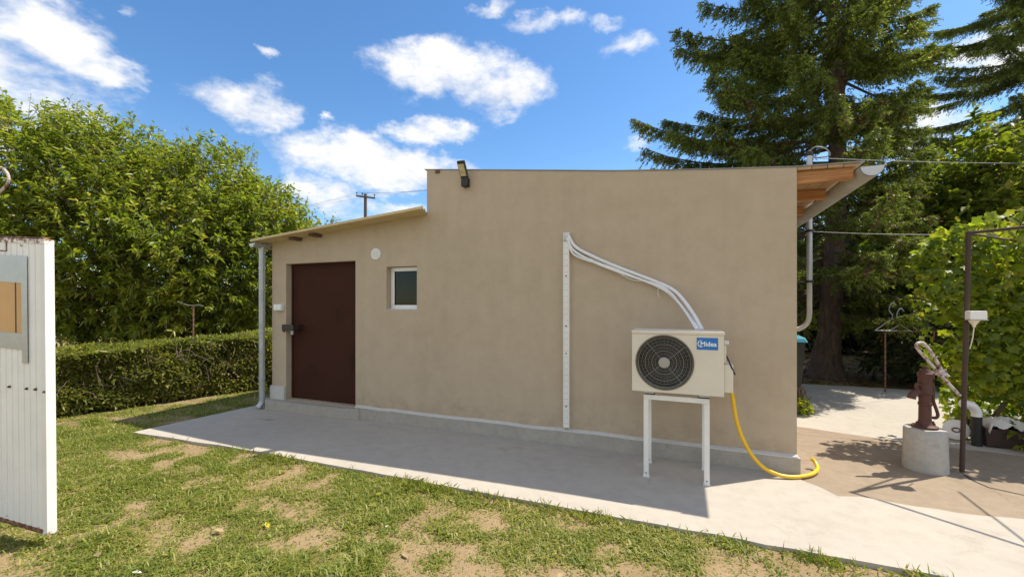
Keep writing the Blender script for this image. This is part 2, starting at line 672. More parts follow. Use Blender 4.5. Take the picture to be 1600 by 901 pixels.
M['badge_white'] = plain('badge_white', (.85, .88, .9), .4, 0, .02, 6, .01)
M['pipe_white'] = plain('pipe_insulation', (.74, .74, .75), .55, 0, .06, 40, .2, 90)
M['yellow'] = plain('yellow_hose', (.75, .46, .012), .4, 0, .07, 20, .05)
M['galv'] = plain('galvanised_steel', (.42, .44, .46), .42, .55, .16, 8, .05)
M['gutter'] = plain('grey_gutter', (.44, .43, .40), .5, .25, .12, 5, .06)
M['gutter_cap'] = plain('gutter_end_cap', (.52, .54, .58), .4, .1, .06, 8, .04)
M['sheet'] = plain('roof_sheet', (.24, .24, .225), .6, .2, .2, 4)
M['fascia'] = plain('beige_board', (.56, .44, .24), .75, 0, .1, 5)
M['timber'] = wood('new_timber', (.25, .10, .038), (.52, .26, .10))
M['board'] = wood('roof_boards', (.20, .12, .06), (.50, .33, .18))
M['old_timber'] = wood('old_timber', (.07, .04, .025), (.16, .10, .06))
M['gate'] = rusty('white_gate_paint', (.82, .82, .80), (.10, .04, .02), .26, .45, 22, (.03, .16, 1.80, 1.95))
M['gate_frame'] = rusty('gate_frame_paint', (.78, .77, .75), (.22, .10, .05), .29, .5, 30, (.02, .12, 1.80, 1.93))
M['rust'] = rusty('rusty_iron', (.26, .15, .10), (.11, .045, .02), .55, .8, 30)
M['tape'] = plain('silver_tape', (.42, .44, .45), .33, .35, .1, 7, .25, 25)
M['cardboard'] = plain('cardboard', (.60, .37, .17), .85, 0, .07, 4, .08, 40)
M['bolt'] = plain('rusty_bolt', (.12, .085, .06), .6, .5, .4, 60)
M['pump'] = rusty('pump_red_oxide', (.090, .033, .024), (.050, .022, .015), .45, .7, 30)
M['lever'] = rusty('lever_worn_paint', (.52, .46, .45), (.20, .07, .055), .50, .6, 22)
M['post'] = rusty('post_brown', (.060, .036, .026), (.10, .045, .022), .4, .75, 30)
M['bin'] = plain('bin_green', (.022, .026, .022), .5, 0, .2, 6)
M['bin_lid'] = plain('bin_lid_blue', (.05, .30, .42), .45, 0, .08, 6)
M['pot'] = plain('pot_brown', (.045, .026, .020), .8, 0, .25, 12)
M['cloth'] = plain('pale_sacking', (.66, .64, .62), .85, 0, .1, 6)
M['bark'] = bark('brown_bark', (.05, .035, .024), (.17, .125, .09))
M['spruce_bark'] = bark('spruce_bark', (.045, .030, .024), (.21, .145, .115))
M['twig'] = bark('twig_bark', (.10, .075, .050), (.24, .19, .13), 3)
M['pole_wood'] = bark('pole_wood', (.05, .04, .032), (.13, .11, .09))
M['wire'] = plain('wire_grey', (.22, .225, .23), .5, .3, .05, 6)
M['wire_dark'] = plain('wire_dark', (.06, .06, .065), .6, 0, .05, 6)
M['lamp'] = plain('floodlight_glass', (.52, .44, .25), .25, 0, .2, 30, .3, 90)
M['leaf_tree'] = leaf_mat('walnut_leaf', [(.10, (.085, .135, .018)), (.42, (.195, .258, .032)), (.70, (.315, .35, .05)), (.9, (.46, .41, .08))], .36, .56)
M['leaf_hedge'] = leaf_mat('hedge_leaf', [(.1, (.095, .118, .024)), (.5, (.215, .235, .046)), (.75, (.32, .31, .085)), (.93, (.44, .35, .17))], .45, .48)
M['leaf_vine'] = leaf_mat('vine_leaf', [(.1, (.10, .155, .014)), (.5, (.215, .28, .024)), (.78, (.37, .38, .038)), (.93, (.52, .44, .06))], .45, .62)
M['leaf_back'] = leaf_mat('background_leaf', [(.1, (.07, .105, .010)), (.5, (.15, .20, .02)), (.8, (.26, .27, .03)), (.95, (.36, .29, .05))], .5, .52)
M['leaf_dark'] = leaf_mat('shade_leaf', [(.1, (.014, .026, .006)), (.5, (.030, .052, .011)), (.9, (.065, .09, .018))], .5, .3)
M['needle'] = leaf_mat('spruce_needle', [(.1, (.045, .070, .016)), (.45, (.118, .160, .030)), (.75, (.22, .26, .042)), (.93, (.36, .36, .07))], .5, .46, (1.2, 1.25, .6))
M['needle_dry'] = leaf_mat('dry_needle', [(.1, (.07, .035, .018)), (.9, (.19, .11, .055))], .8, .2, (1, .9, .6))
M['grass'] = leaf_mat('grass_blade', [(.05, (.10, .150, .018)), (.42, (.195, .250, .032)), (.68, (.33, .33, .075)), (.90, (.52, .44, .19))], .5, .45, (1.1, 1.2, .6))
M['straw'] = leaf_mat('dry_straw', [(.1, (.26, .19, .09)), (.9, (.48, .38, .21))], .8, .2, (1, .9, .7))
M['litter'] = leaf_mat('leaf_litter', [(.1, (.07, .035, .02)), (.6, (.17, .09, .05)), (.95, (.34, .22, .13))], .8, .15, (1, .9, .7))
M['leaf_yellow'] = leaf_mat('yellow_leaf', [(.1, (.55, .42, .02)), (.9, (.65, .55, .06))], .5, .3)
M['paper'] = plain('pale_scrap', (.7, .66, .6), .8, 0, .1, 6)


# ------------------------------------------------------------------ ground and paving (the setting)
WY = 4.405                       # plane of the front wall


def cover(x, y):
    p = np.stack([x, y, np.zeros_like(x)], -1)
    a = fbm(p * 1.5 + 7, 3, 3)
    b = fbm(p * 5.2, 11, 3)
    c = .20 + (a * .42 + b * .58 - .40) * 3.4
    # scuffed strip in front of the hedge and towards the yard's left side
    c = c + .12 * (x < -5.9)
    return np.clip(c, 0, 1)


def axis(lo, hi, step, far, n):
    core = np.arange(lo, hi + 1e-6, step)
    g = np.geomspace(step, far, n)
    return np.concatenate([(lo - g)[::-1], core, hi + g])


gx = axis(-9.5, 5.5, .09, 400, 26)
gy = axis(.2, 9.5, .09, 400, 26)
X_, Y_ = np.meshgrid(gx, gy)
Z_ = -.030 + .014 * (fbm(np.stack([X_ * 1.7, Y_ * 1.7, 0 * X_], -1), 5, 3) - .5)
V = np.stack([X_, Y_, Z_], -1).reshape(-1, 3)
nx, ny = len(gx), len(gy)
idx = np.arange(nx * ny).reshape(ny, nx)
Fc = np.stack([idx[:-1, :-1], idx[:-1, 1:], idx[1:, 1:], idx[1:, :-1]], -1).reshape(-1, 4)
me = np_mesh('ground', V, Fc, True)
att = me.attributes.new('cover', 'FLOAT', 'POINT')
att.data.foreach_set('value', np.ascontiguousarray(cover(X_.ravel(), Y_.ravel()), np.float32))
link('ground', me, M['soil'], kind='structure')


def ragged(pts, step=.12, amp=.018, seed=1):
    """subdivide an open polyline and make it uneven"""
    r = rng(seed)
    out = []
    for a, b in zip(pts[:-1], pts[1:]):
        a, b = np.array(a), np.array(b)
        n = max(1, int(np.linalg.norm(b - a) / step))
        nn = nrm(np.array([-(b - a)[1], (b - a)[0]]))
        for k in range(n):
            out.append(tuple(a + (b - a) * k / n + nn * r.normal(0, amp) * (0 if k == 0 else 1)))
    out.append(tuple(pts[-1]))
    return out


seam = [(7.0, 4.16), (4.0, 4.12), (2.22, 4.075), (1.85, 4.02), (1.50, 4.045), (1.30, 4.075), (1.137, 4.02), (1.067, 4.146), (.95, 4.27)]
seam_r = ragged(seam, .10, .010, 3)
front = ragged([(-5.975, 2.945), (-4.04, 3.035), (-.268, 3.048), (1.25, 3.054), (7.0, 3.06)], .15, .006, 5)
slab_poly = front + seam_r + [(.95, 4.45), (-5.86, 4.45)]
MB().prism(slab_poly, -.085, 0).build('concrete_slab', M['slab'], fix=True, kind='structure')
back_seam = [(.90, 6.28), (1.326, 6.147), (2.298, 5.885), (3.2, 5.78), (4.2, 5.6), (7.0, 5.3)]
apron_poly = [(x, y - .03) for x, y in seam_r[::-1]] + [(7.0, 5.3)] + ragged(back_seam[::-1], .14, .014, 9)[1:] + [(.90, 4.26)]
apron_poly = [(x, y) for x, y in apron_poly]
MB().prism(apron_poly, -.10, -.007).build('yard_apron', M['apron'], kind='structure')
rear_poly = [(x, y - .04) for x, y in ragged(back_seam, .14, .010, 10)] + [(9.0, 5.2), (9.0, 9.75)] + ragged([(9.0, 9.75), (3.82, 9.56), (2.05, 9.5), (.9, 9.48)], .2, .02, 12)[1:]
MB().prism(rear_poly, -.11, -.013).build('rear_pavement', M['rear'], kind='structure')
# joint between two concrete fields by the post
jn = MB()
jp = [gp(1500, 736), gp(1522, 750), gp(1545, 760), gp(1600, 772)]
for a, b in zip(jp[:-1], jp[1:]):
    d = nrm((b - a)[:2])
    n_ = np.array([-d[1], d[0]]) * .006
    jn.add([(a[0] - n_[0], a[1] - n_[1], -.004), (b[0] - n_[0], b[1] - n_[1], -.004), (b[0] + n_[0], b[1] + n_[1], -.004), (a[0] + n_[0], a[1] + n_[1], -.004)], [(0, 1, 2, 3)])
jn.build('pavement_joint', M['dark'], kind='structure')


# ------------------------------------------------------------------ the outbuilding
XL, XM, XR = -5.53, -2.89, .946
YB, YBL = 9.3, 6.6                 # the lean-to is shallower than the block
house = thing('outbuilding', 'low beige rendered outbuilding with a taller flat block and a lean-to', 'building', (-2.3, WY, 0))
top_pts = [(px, yp(px, py, WY)) for px, py in ((667, 268), (800, 269.5), (960, 271), (1100, 269), (1246, 265))]
tall_x = [XM] + [float(p[0]) for _, p in top_pts[1:-1]] + [XR]
tall_z = [float(p[2]) for _, p in top_pts]


def ztall(x):
    return float(np.interp(x, tall_x, tall_z))


def zlean(x):
    return 2.385 + (x - XL) / (XM - XL) * (2.590 - 2.385)


DL, DR, DZ0, DZ1 = float(yp(447, 500, WY)[0]), float(yp(555.5, 500, WY)[0]), .145, 2.075
WL, WR, WZ0, WZ1 = -3.495, -3.035, 1.425, 1.975
xs = sorted(set([XL, DL, DR, WL, WR, XM] + tall_x[1:]))
w = MB()


def q(a, b, c, d):
    w.add([a, b, c, d], [(0, 1, 2, 3)])


for x0, x1 in zip(xs[:-1], xs[1:]):
    lean = x1 <= XM + 1e-6
    zt0, zt1 = (zlean(x0), zlean(x1)) if lean else (ztall(x0) + .0205, ztall(x1) + .0205)
    spans = [(0, None)]
    if abs(x0 - DL) < 1e-6:
        spans = [(DZ1, None)]
    elif abs(x0 - WL) < 1e-6:
        spans = [(0, WZ0), (WZ1, None)]
    for a, b in spans:
        q((x0, WY, a), (x1, WY, a), (x1, WY, zt1 if b is None else b), (x0, WY, zt0 if b is None else b))
RD = .13
for (x0, x1, z0, z1, dep) in ((DL, DR, DZ0, DZ1, RD), (WL, WR, WZ0, WZ1, .11)):
    y1 = WY + dep
    q((x0, WY, z0), (x0, y1, z0), (x0, y1, z1), (x0, WY, z1))
    q((x1, WY, z0), (x1, WY, z1), (x1, y1, z1), (x1, y1, z0))
    q((x0, WY, z1), (x0, y1, z1), (x1, y1, z1), (x1, WY, z1))
    q((x0, WY, z0), (x1, WY, z0), (x1, y1, z0), (x0, y1, z0))
q((DL, WY, 0), (DR, WY, 0), (DR, WY, DZ0), (DL, WY, DZ0))
# left, right, back walls and the upper step wall
q((XL, YBL, 0), (XL, WY, 0), (XL, WY, zlean(XL)), (XL, YBL, zlean(XL)))
q((XR, WY, 0), (XR, YB, 0), (XR, YB, ztall(XR)), (XR, WY, ztall(XR)))
q((XM, WY, zlean(XM)), (XM, YBL, zlean(XM)), (XM, YBL, ztall(XM)), (XM, WY, ztall(XM)))
q((XM, YBL, 0), (XM, YB, 0), (XM, YB, ztall(XM)), (XM, YBL, ztall(XM)))
q((XL, YBL, 0), (XM, YBL, 0), (XM, YBL, zlean(XM)), (XL, YBL, zlean(XL)))
q((XM, YB, 0), (XR, YB, 0), (XR, YB, ztall(XR)), (XM, YB, ztall(XM)))
w.build('wall', M['stucco'], house, fix=False)

# plinth: face and sloping mortar ledge on top
PP = .035
pl = MB()
pxs = np.linspace(DR + .02, XR, 26)
rp = rng(21)
ptop = [.165 + rp.normal(0, .003) for _ in pxs]
for i in range(len(pxs) - 1):
    pl.hexa([(pxs[i], WY - PP, 0.001), (pxs[i + 1], WY - PP, .001), (pxs[i + 1], WY + .01, .001), (pxs[i], WY + .01, .001),
             (pxs[i], WY - PP, ptop[i] - .02), (pxs[i + 1], WY - PP, ptop[i + 1] - .02), (pxs[i + 1], WY + .01, ptop[i + 1] - .02), (pxs[i], WY + .01, ptop[i] - .02)])
pl.box(XR + .0004, XR + .02, WY - PP, YB, .001, .148)
pl.build('plinth', M['plinth'], house, fix=False)
lg = MB()
for i in range(len(pxs) - 1):
    e0, e1 = PP + .004, PP + .004
    lg.hexa([(pxs[i], WY - e0, ptop[i] - .018), (pxs[i + 1], WY - e1, ptop[i + 1] - .018), (pxs[i + 1], WY + .01, ptop[i + 1] - .018), (pxs[i], WY + .01, ptop[i] - .018),
             (pxs[i], WY - e0 + .004, ptop[i] - .008), (pxs[i + 1], WY - e1 + .004, ptop[i + 1] - .008), (pxs[i + 1], WY + .01, ptop[i + 1] + .012), (pxs[i], WY + .01, ptop[i] + .012)])
lg.build('plinth_ledge', M['ledge'], house, fix=False)
# door jamb base and door step
MB().box(XL - .012, DL - .004, WY - .03, WY + .20, .13, .325).build('jamb_base', M['ledge'], house, bevel=.006)
st = [(-5.70, WY - .01), (-5.68, WY - .015), (-5.50, WY - .135), (-4.9, WY - .13), (-4.1, WY - .115), (-3.9, WY - .06), (-3.86, WY + .005), (DR - .003, WY + .005), (DR - .003, WY + .12), (DL + .003, WY + .12), (DL + .003, WY - .035), (XL - .02, WY - .035), (XL - .02, WY - .01)]
MB().prism(st, .001, .138).build('door_step', M['plinth'], house, bevel=.008)

# steel door
door = MB().box(DL + .004, DR - .004, WY + RD - .035, WY + RD - .002, .15, DZ1 - .004).build('door', M['door'], house, bevel=.003)
fr_ = MB()
fr_.box(DR - .050, DR - .0045, WY + RD - .047, WY + RD - .0355, .16, DZ1 - .01)
fr_.box(DL + .0045, DL + .035, WY + RD - .043, WY + RD - .0355, .16, DZ1 - .01)
fr_.box(DL + .036, DR - .051, WY + RD - .043, WY + RD - .0355, DZ1 - .05, DZ1 - .01)
fr_.build('door_frame', M['door'], door, bevel=.002)
for pz in (1.42, 1.05):
    MB().lathe([(.009, 0), (.009, .05), (.006, .06)], (DR - .055, WY + RD - .052, pz), n=10).build('hinge', M['galv'], door, smooth=True)
p_ = yp(457, 512, WY)
hz = float(p_[2])
hp = MB()
hp.box(DL - .02, DL + .20, WY - .055, WY - .010, hz - .035, hz + .045)
hp.box(DL + .12, DL + .22, WY - .010, WY + RD - .036, hz - .02, hz + .04)
hp.build('lock_bracket', M['hasp'], door, bevel=.004)
pk = MB()
pk.box(DL + .15, DL + .185, WY - .05, WY - .025, hz - .09, hz - .04)
pk.tube(smooth_path([(DL + .156, WY - .038, hz - .042), (DL + .157, WY - .038, hz - .012), (DL + .168, WY - .038, hz - .002), (DL + .178, WY - .038, hz - .012), (DL + .179, WY - .038, hz - .042)], 4), .004, 6)
pk.build('padlock', M['galv'], door, bevel=0)
MB().box(DL - .045, DL - .021, WY - .022, WY - .001, hz - .06, hz + .05).build('lock_wall_plate', M['hasp'], house, bevel=.003)

# window
yf = WY + .085
win = MB()
t = .05
win.box(WL + .004, WR - .004, yf, yf + .024, WZ0 + .004, WZ0 + .004 + t + .01)
win.box(WL + .004, WR - .004, yf, yf + .024, WZ1 - .004 - t, WZ1 - .004)
win.box(WL + .004, WL + .004 + t, yf + .001, yf + .023, WZ0 + .015 + t, WZ1 - .005 - t)
win.box(WR - .004 - t, WR - .004, yf + .001, yf + .023, WZ0 + .015 + t, WZ1 - .005 - t)
wobj = win.build('window', M['pvc'], house, bevel=.004)
MB().box(WL + .004 + t, WR - .004 - t, yf + .010, yf + .014, WZ0 + .014 + t, WZ1 - .004 - t).build('pane', M['glass'], wobj)
MB().box(WL + .004, WR - .004, WY + .004, yf - .001, WZ0 + .001, WZ0 + .014).build('window_sill', M['ledge'], wobj, bevel=.003)

# roofs
def roof_strip(x_list, zf, y0, y1, th, name, mat, parent):
    b = MB()
    for a, c in zip(x_list[:-1], x_list[1:]):
        b.hexa([(a, y0, zf(a)), (c, y0, zf(c)), (c, y1, zf(c)), (a, y1, zf(a)), (a, y0, zf(a) + th), (c, y0, zf(c) + th), (c, y1, zf(c) + th), (a, y1, zf(a) + th)])
    return b.build(name, mat, parent, fix=False)


OV = 1.43
sl = (tall_z[-1] - tall_z[-2]) / (tall_x[-1] - tall_x[-2]) * .35


def zt(x):
    return ztall(x) if x <= XR else ztall(XR) + (x - XR) * sl


ro = roof_strip([XM - .03] + tall_x[1:] + [OV], lambda x: zt(max(x, XM)) + .022, WY - .006, YB + .1, .011, 'roof', M['sheet'], house)
# sheathing boards below the sheet: run along the house, seen at the overhang and along the front edge
bx = [XR + .004, 1.06, 1.175, 1.29, 1.405]
for k, (a, c) in enumerate(zip(bx[:-1], bx[1:])):
    b = MB()
    c -= .006
    b.hexa([(a, WY + .004 * (k % 2), zt(a) - .004), (c, WY + .004 * (k % 2), zt(c) - .004), (c, YB, zt(c) - .004), (a, YB, zt(a) - .004),
            (a, WY + .004 * (k % 2), zt(a) + .0205), (c, WY + .004 * (k % 2), zt(c) + .0205), (c, YB, zt(c) + .0205), (a, YB, zt(a) + .0205)])
    b.build('board', M['board'], ro)
for y in (4.44, 5.17, 6.0, 6.9, 7.8, 8.7):
    b = MB()
    x0, x1, y1 = XR + .002, 1.365, y + .075
    b.hexa([(x0, y, zt(x0) - .115), (x1, y, zt(x1) - .10), (x1, y1, zt(x1) - .10), (x0, y1, zt(x0) - .115),
            (x0, y, zt(x0) - .006), (x1, y, zt(x1) - .006), (x1, y1, zt(x1) - .006), (x0, y1, zt(x0) - .006)])
    b.build('rafter', M['timber'], ro, bevel=.004)
# stub of a batten under the roof edge at the step
a_ = yp(684, 267, WY)
MB().box(float(a_[0]) - .03, float(a_[0]) + .03, WY - .015, WY + .02, ztall(float(a_[0])) - .02, ztall(float(a_[0])) + .02).build('batten_end', M['old_timber'], ro)


def half_gutter(cx, cz, r, y0, y1, n=12):
    b = MB()
    prof = []
    for k in range(n + 1):
        a = math.pi + math.pi * k / n
        prof.append((cx + r * math.cos(a), cz + r * math.sin(a)))
    for k in range(n, -1, -1):
        a = math.pi + math.pi * k / n
        prof.append((cx + (r - .004) * math.cos(a), cz + (r - .004) * math.sin(a)))
    m = len(prof)
    for j, y in enumerate((y0, y1)):
        for x, z in prof:
            b.v.append((x, y, z))
    for k in range(m):
        b.f.append((k, (k + 1) % m, m + (k + 1) % m, m + k))
    # rolled outer bead
    b.tube([(cx + r, y0, cz), (cx + r, y1, cz)], .009, 8)
    return b


GZ = 2.645
g1 = half_gutter(1.467, GZ, .086, WY - .05, YB + .15).build('gutter', M['gutter'], house, smooth=True)
cp = MB()
cpp = [(1.467 + .0815 * math.cos(math.pi + math.pi * k / 12), GZ + .0815 * math.sin(math.pi + math.pi * k / 12)) for k in range(13)]
cp.prism_y(cpp, WY - .046, WY - .040)
cp.build('end_cap', M['gutter_cap'], g1)
# lean-to roof: pale board edge, sheet on top, rafter ends, gutter and downpipe
lx = [-5.62, XL, -4.6, -3.7, XM - .012]
LFY = 4.13


def zl(x):
    return zlean(x)


lroof = roof_strip(lx, lambda x: zl(x) + .0, WY - .002, YBL + .05, .030, 'lean_to_roof', M['fascia'], house)
fo = MB()
fx_l = [-5.62, XL, -4.6, -3.7, -2.76]
bx_l = [-5.62, XL, -4.6, -3.7, XM - .004]
for k in range(4):
    pts = [(fx_l[k], LFY), (fx_l[k + 1], LFY), (bx_l[k + 1], WY - .003), (bx_l[k], WY - .003)]
    fo.hexa([(x, y, zl(x)) for x, y in pts] + [(x, y, zl(x) + .03) for x, y in pts])
fo.build('front_overhang', M['fascia'], lroof, fix=False)
roof_strip(lx, lambda x: zl(x) + .033, LFY + .05, YBL + .08, .006, 'roof_sheet', M['sheet'], lroof)
for pxx in (462, 493):
    a_ = yp(pxx, 362, WY - .07)
    x_ = float(a_[0])
    MB().box(x_ - .045, x_ + .045, WY - .15, WY + .01, zl(x_) - .04, zl(x_) - .003).build('rafter_end', M['old_timber'], lroof, bevel=.004)
GX2, GZ2 = -5.602, 2.352
g2 = half_gutter(GX2, GZ2, .055, LFY + .01, YBL + .1).build('gutter', M['galv'], house, smooth=True)
cp = MB()
cpp = [(GX2 + .052 * math.cos(math.pi + math.pi * k / 12), GZ2 + .052 * math.sin(math.pi + math.pi * k / 12)) for k in range(13)]
cp.prism_y(cpp, LFY + .013, LFY + .019)
cp.build('end_cap', M['gutter_cap'], g2)
dp = MB()
dxp, dyp = -5.605, 4.30
dp.tube([(dxp, dyp, 2.33), (dxp, dyp, 2.22), (dxp, dyp, .16)], [.050, .040, .040], 14)
dp.tube(smooth_path([(dxp, dyp, .17), (dxp, dyp, .10), (dxp - .008, dyp - .02, .05), (dxp - .02, dyp - .05, .02)], 4), .043, 14)
dpo = dp.build('downpipe', M['galv'], house, smooth=True)
for z in (2.0, 1.1, .42):
    MB().lathe([(.043, 0), (.047, .001), (.047, .025), (.043, .026)], (dxp, dyp, z), n=14).build('pipe_collar', M['galv'], dpo, smooth=True)

# wall fittings
vt = yp(588, 397, WY)
ve = thing('vent_cover', 'small round white vent cover above the little window', 'vent', (float(vt[0]), WY, float(vt[2])))
MB().lathe([(.078, 0), (.078, -.012), (.066, -.024), (.050, -.024)], (vt[0], WY - .0005, vt[2]), 'y', 28).build('rim', M['white'], ve, smooth=True)
sl_ = MB()
for k in range(-4, 5):
    hw = math.sqrt(max(0, .048 ** 2 - (k * .0105) ** 2))
    sl_.box(vt[0] - hw, vt[0] + hw, WY - .029, WY - .0245, vt[2] + k * .0105 - .003, vt[2] + k * .0105 + .003)
sl_.build('grille', M['white'], ve)
bxp = yp(438, 480, WY)
eb = thing('switch_box', 'white rectangular switch box on the jamb left of the brown door', 'switch', (float(bxp[0]), WY, float(bxp[2])))
MB().box(bxp[0] - .085, bxp[0] + .075, WY - .045, WY - .0005, bxp[2] - .045, bxp[2] + .045).build('case', M['white'], eb, bevel=.006)
for k in (-1, 1):
    MB().box(bxp[0] - .005 + k * .037 - .030, bxp[0] - .005 + k * .037 + .030, WY - .052, WY - .0455, bxp[2] - .032, bxp[2] + .032).build('rocker', M['pvc'], eb, bevel=.002)

# floodlight at the roof edge
fl0 = yp(730, 288, WY)
fx, fz = float(fl0[0]), float(fl0[2])
fl = thing('floodlight', 'black floodlight with an amber panel tilted above the roof edge', 'floodlight', (fx, WY, fz - .08))
MB().box(fx - .040, fx + .036, WY - .08, WY - .0005, fz - .04, fz + .06).build('bracket', M['dark'], fl, bevel=.006)
ft = yp(720.5, 255, WY - .16)
dv = np.array([float(ft[0]) - fx, -.10, float(ft[2]) - (fz + .06)])
u_ = nrm(dv)
s_ = nrm(np.cross(u_, [0, 1, 0]))
if s_[0] < 0: s_ = -s_
n_ = nrm(np.cross(s_, u_))
if n_[1] > 0: n_ = -n_
base = np.array([fx, WY - .06, fz + .056])
Lh = np.linalg.norm(dv) + .03


def slab_uv(c, u, s, n, l0, l1, h, t0, t1):
    return [c + u * l + s * sx + n * tt for tt in (t0, t1) for (l, sx) in ((l0, -h), (l0, h), (l1, h), (l1, -h))]


MB().hexa(slab_uv(base, u_, s_, n_, 0, Lh, .046, -.022, .012)).build('housing', M['dark'], fl, bevel=.005)
MB().hexa(slab_uv(base, u_, s_, n_, .03, Lh - .03, .036, .0125, .017)).build('light_panel', M['lamp'], fl)

# perforated cable duct on the wall
dc = yp(886.5, 400, WY)
dx = float(dc[0])
du = thing('cable_duct', 'tall white perforated cable duct fixed upright on the wall', 'cable duct', (dx, WY, .19))
b = MB()
b.box(dx - .034, dx + .030, WY - .012, WY - .0005, .19, 2.262)
b.box(dx - .0345, dx - .030, WY - .048, WY - .0115, .191, 2.26)
b.box(dx + .026, dx + .0305, WY - .048, WY - .0115, .191, 2.26)
b.box(dx - .0298, dx + .0258, WY - .044, WY - .040, .195, 2.16)
b.build('channel', M['white_metal'], du)
ho = MB()
for k in range(30):
    z = .24 + k * .064
    for sx in (-.014, .010):
        ho.lathe([(.0042, 0), (.0042, -.0012)], (dx + sx, WY - .0442, z), 'y', 8)
ho.build('perforations', M['hub'], du, kind='stuff')
for z in (.42, .98, 1.27, 1.80):
    MB().lathe([(.008, 0), (.008, -.003), (.004, -.005)], (dx - .002, WY - .0445, z), 'y', 10).build('screw', M['bolt'], du)

# ------------------------------------------------------------------ air conditioner on its stand, pipes, hose
AX0, AX1, AY0, AY1, AZ0, AZ1 = -.400, .318, 3.80, 4.10, .752, 1.276
ac = thing('air_conditioner', 'cream outdoor air conditioner unit with a round black fan grille', 'air conditioner', (-.04, 3.95, AZ0))
FC = (-.137, 1.006)
FR = .222
bd = MB()
# front panel with a round opening: ring of quads between circle and rectangle
n = 48
fv, outer = [], []
for k in range(n):
    a = 2 * math.pi * k / n
    c_, s__ = math.cos(a), math.sin(a)
    fv.append((FC[0] + FR * c_, AY0, FC[1] + FR * s__))
    t1 = min(((AX1 - FC[0]) if c_ > 0 else (FC[0] - AX0)) / max(abs(c_), 1e-6), ((AZ1 - .03 - FC[1]) if s__ > 0 else (FC[1] - AZ0)) / max(abs(s__), 1e-6))
    outer.append((FC[0] + t1 * c_, AY0, FC[1] + t1 * s__))
bd.add(fv + outer, [(k, (k + 1) % n, n + (k + 1) % n, n + k) for k in range(n)])
for cx_, cz_ in ((AX0, AZ0), (AX1, AZ0), (AX0, AZ1 - .03), (AX1, AZ1 - .03)):   # close the corners
    near = sorted(range(n), key=lambda k: (outer[k][0] - cx_) ** 2 + (outer[k][2] - cz_) ** 2)[:6]
    ex = [k for k in near if abs(outer[k][0] - cx_) < 1e-5]
    ez = [k for k in near if abs(outer[k][2] - cz_) < 1e-5]
    if ex and ez:
        bd.add([outer[ex[0]], (cx_, AY0, cz_), outer[ez[0]]], [(0, 1, 2)])
# tunnel of the fan
bd.add(fv + [(x, AY0 + .09, z) for x, _, z in fv], [(k, n + k, n + (k + 1) % n, (k + 1) % n) for k in range(n)])
bd.add([(AX0, AY0, AZ0), (AX0, AY1, AZ0), (AX0, AY1, AZ1 - .03), (AX0, AY0, AZ1 - .03)], [(0, 1, 2, 3)])
bd.add([(AX1, AY0, AZ0), (AX1, AY0, AZ1 - .03), (AX1, AY1, AZ1 - .03), (AX1, AY1, AZ0)], [(0, 1, 2, 3)])
bd.add([(AX0, AY1, AZ0), (AX1, AY1, AZ0), (AX1, AY1, AZ1 - .03), (AX0, AY1, AZ1 - .03)], [(0, 1, 2, 3)])
bd.add([(AX0, AY0, AZ0), (AX1, AY0, AZ0), (AX1, AY1, AZ0), (AX0, AY1, AZ0)], [(0, 1, 2, 3)])
bd.build('casing', M['cream'], ac, fix=False)
MB().box(AX0 - .006, AX1 + .006, AY0 - .008, AY1 + .006, AZ1 - .0295, AZ1).build('top_cover', M['cream'], ac, bevel=.010)
MB().lathe([(FR - .004, .085), (FR - .004, .089)], (FC[0], AY0, FC[1]), 'y', 32).build('fan_shroud', M['dark'], ac)
rim = MB()
rim.tube([(FC[0] + (FR + .004) * math.cos(2 * math.pi * k / 64), AY0 - .002, FC[1] + (FR + .004) * math.sin(2 * math.pi * k / 64)) for k in range(65)], .0085, 8, False)
rim.build('bezel', M['bezel'], ac, smooth=True)
gr = MB()
for j in range(1, 13):
    r = .045 + (FR - .045) * j / 13
    big = j % 2 == 0
    gr.tube([(FC[0] + r * math.cos(2 * math.pi * k / 44), AY0 - .010 + .004 * (r / FR) ** 2, FC[1] + r * math.sin(2 * math.pi * k / 44)) for k in range(45)], (.0036 if j % 4 == 0 else .0022) if big else .0010, 5, False)
for k in range(36):
    a = 2 * math.pi * k / 36
    th = .0035 if k % 9 == 4 else .0009
    gr.tube([(FC[0] + .04 * math.cos(a), AY0 - .0085, FC[1] + .04 * math.sin(a)), (FC[0] + (FR + .003) * math.cos(a), AY0 - .005, FC[1] + (FR + .003) * math.sin(a))], th, 4, False)
gr.build('fan_guard', M['grille'], ac, smooth=True)
MB().lathe([(.046, .004), (.046, -.006), (.040, -.012), (.0, -.013)], (FC[0], AY0 - .006, FC[1]), 'y', 28).build('guard_hub', M['hub'], ac, smooth=True)
fan = MB()
for k in range(3):
    a0 = 2 * math.pi * k / 3 + .4
    pts = []
    for j in range(7):
        a = a0 + j * .20
        for r in (.05, .12, .20):
            pts.append((FC[0] + r * math.cos(a + .5 * r), AY0 + .035 + .006 * j, FC[1] + r * math.sin(a + .5 * r)))
    fan.add(pts, [(j * 3 + i, j * 3 + i + 1, j * 3 + i + 4, j * 3 + i + 3) for j in range(6) for i in range(2)])
fan.lathe([(.05, .03), (.05, .075)], (FC[0], AY0, FC[1]), 'y', 20)
fan.build('fan_blades', M['dark'], ac, smooth=True)
bg_ = MB().box(.116, .274, AY0 - .0045, AY0 - .0005, 1.127, 1.225).build('badge', M['blue'], ac, bevel=.0018)


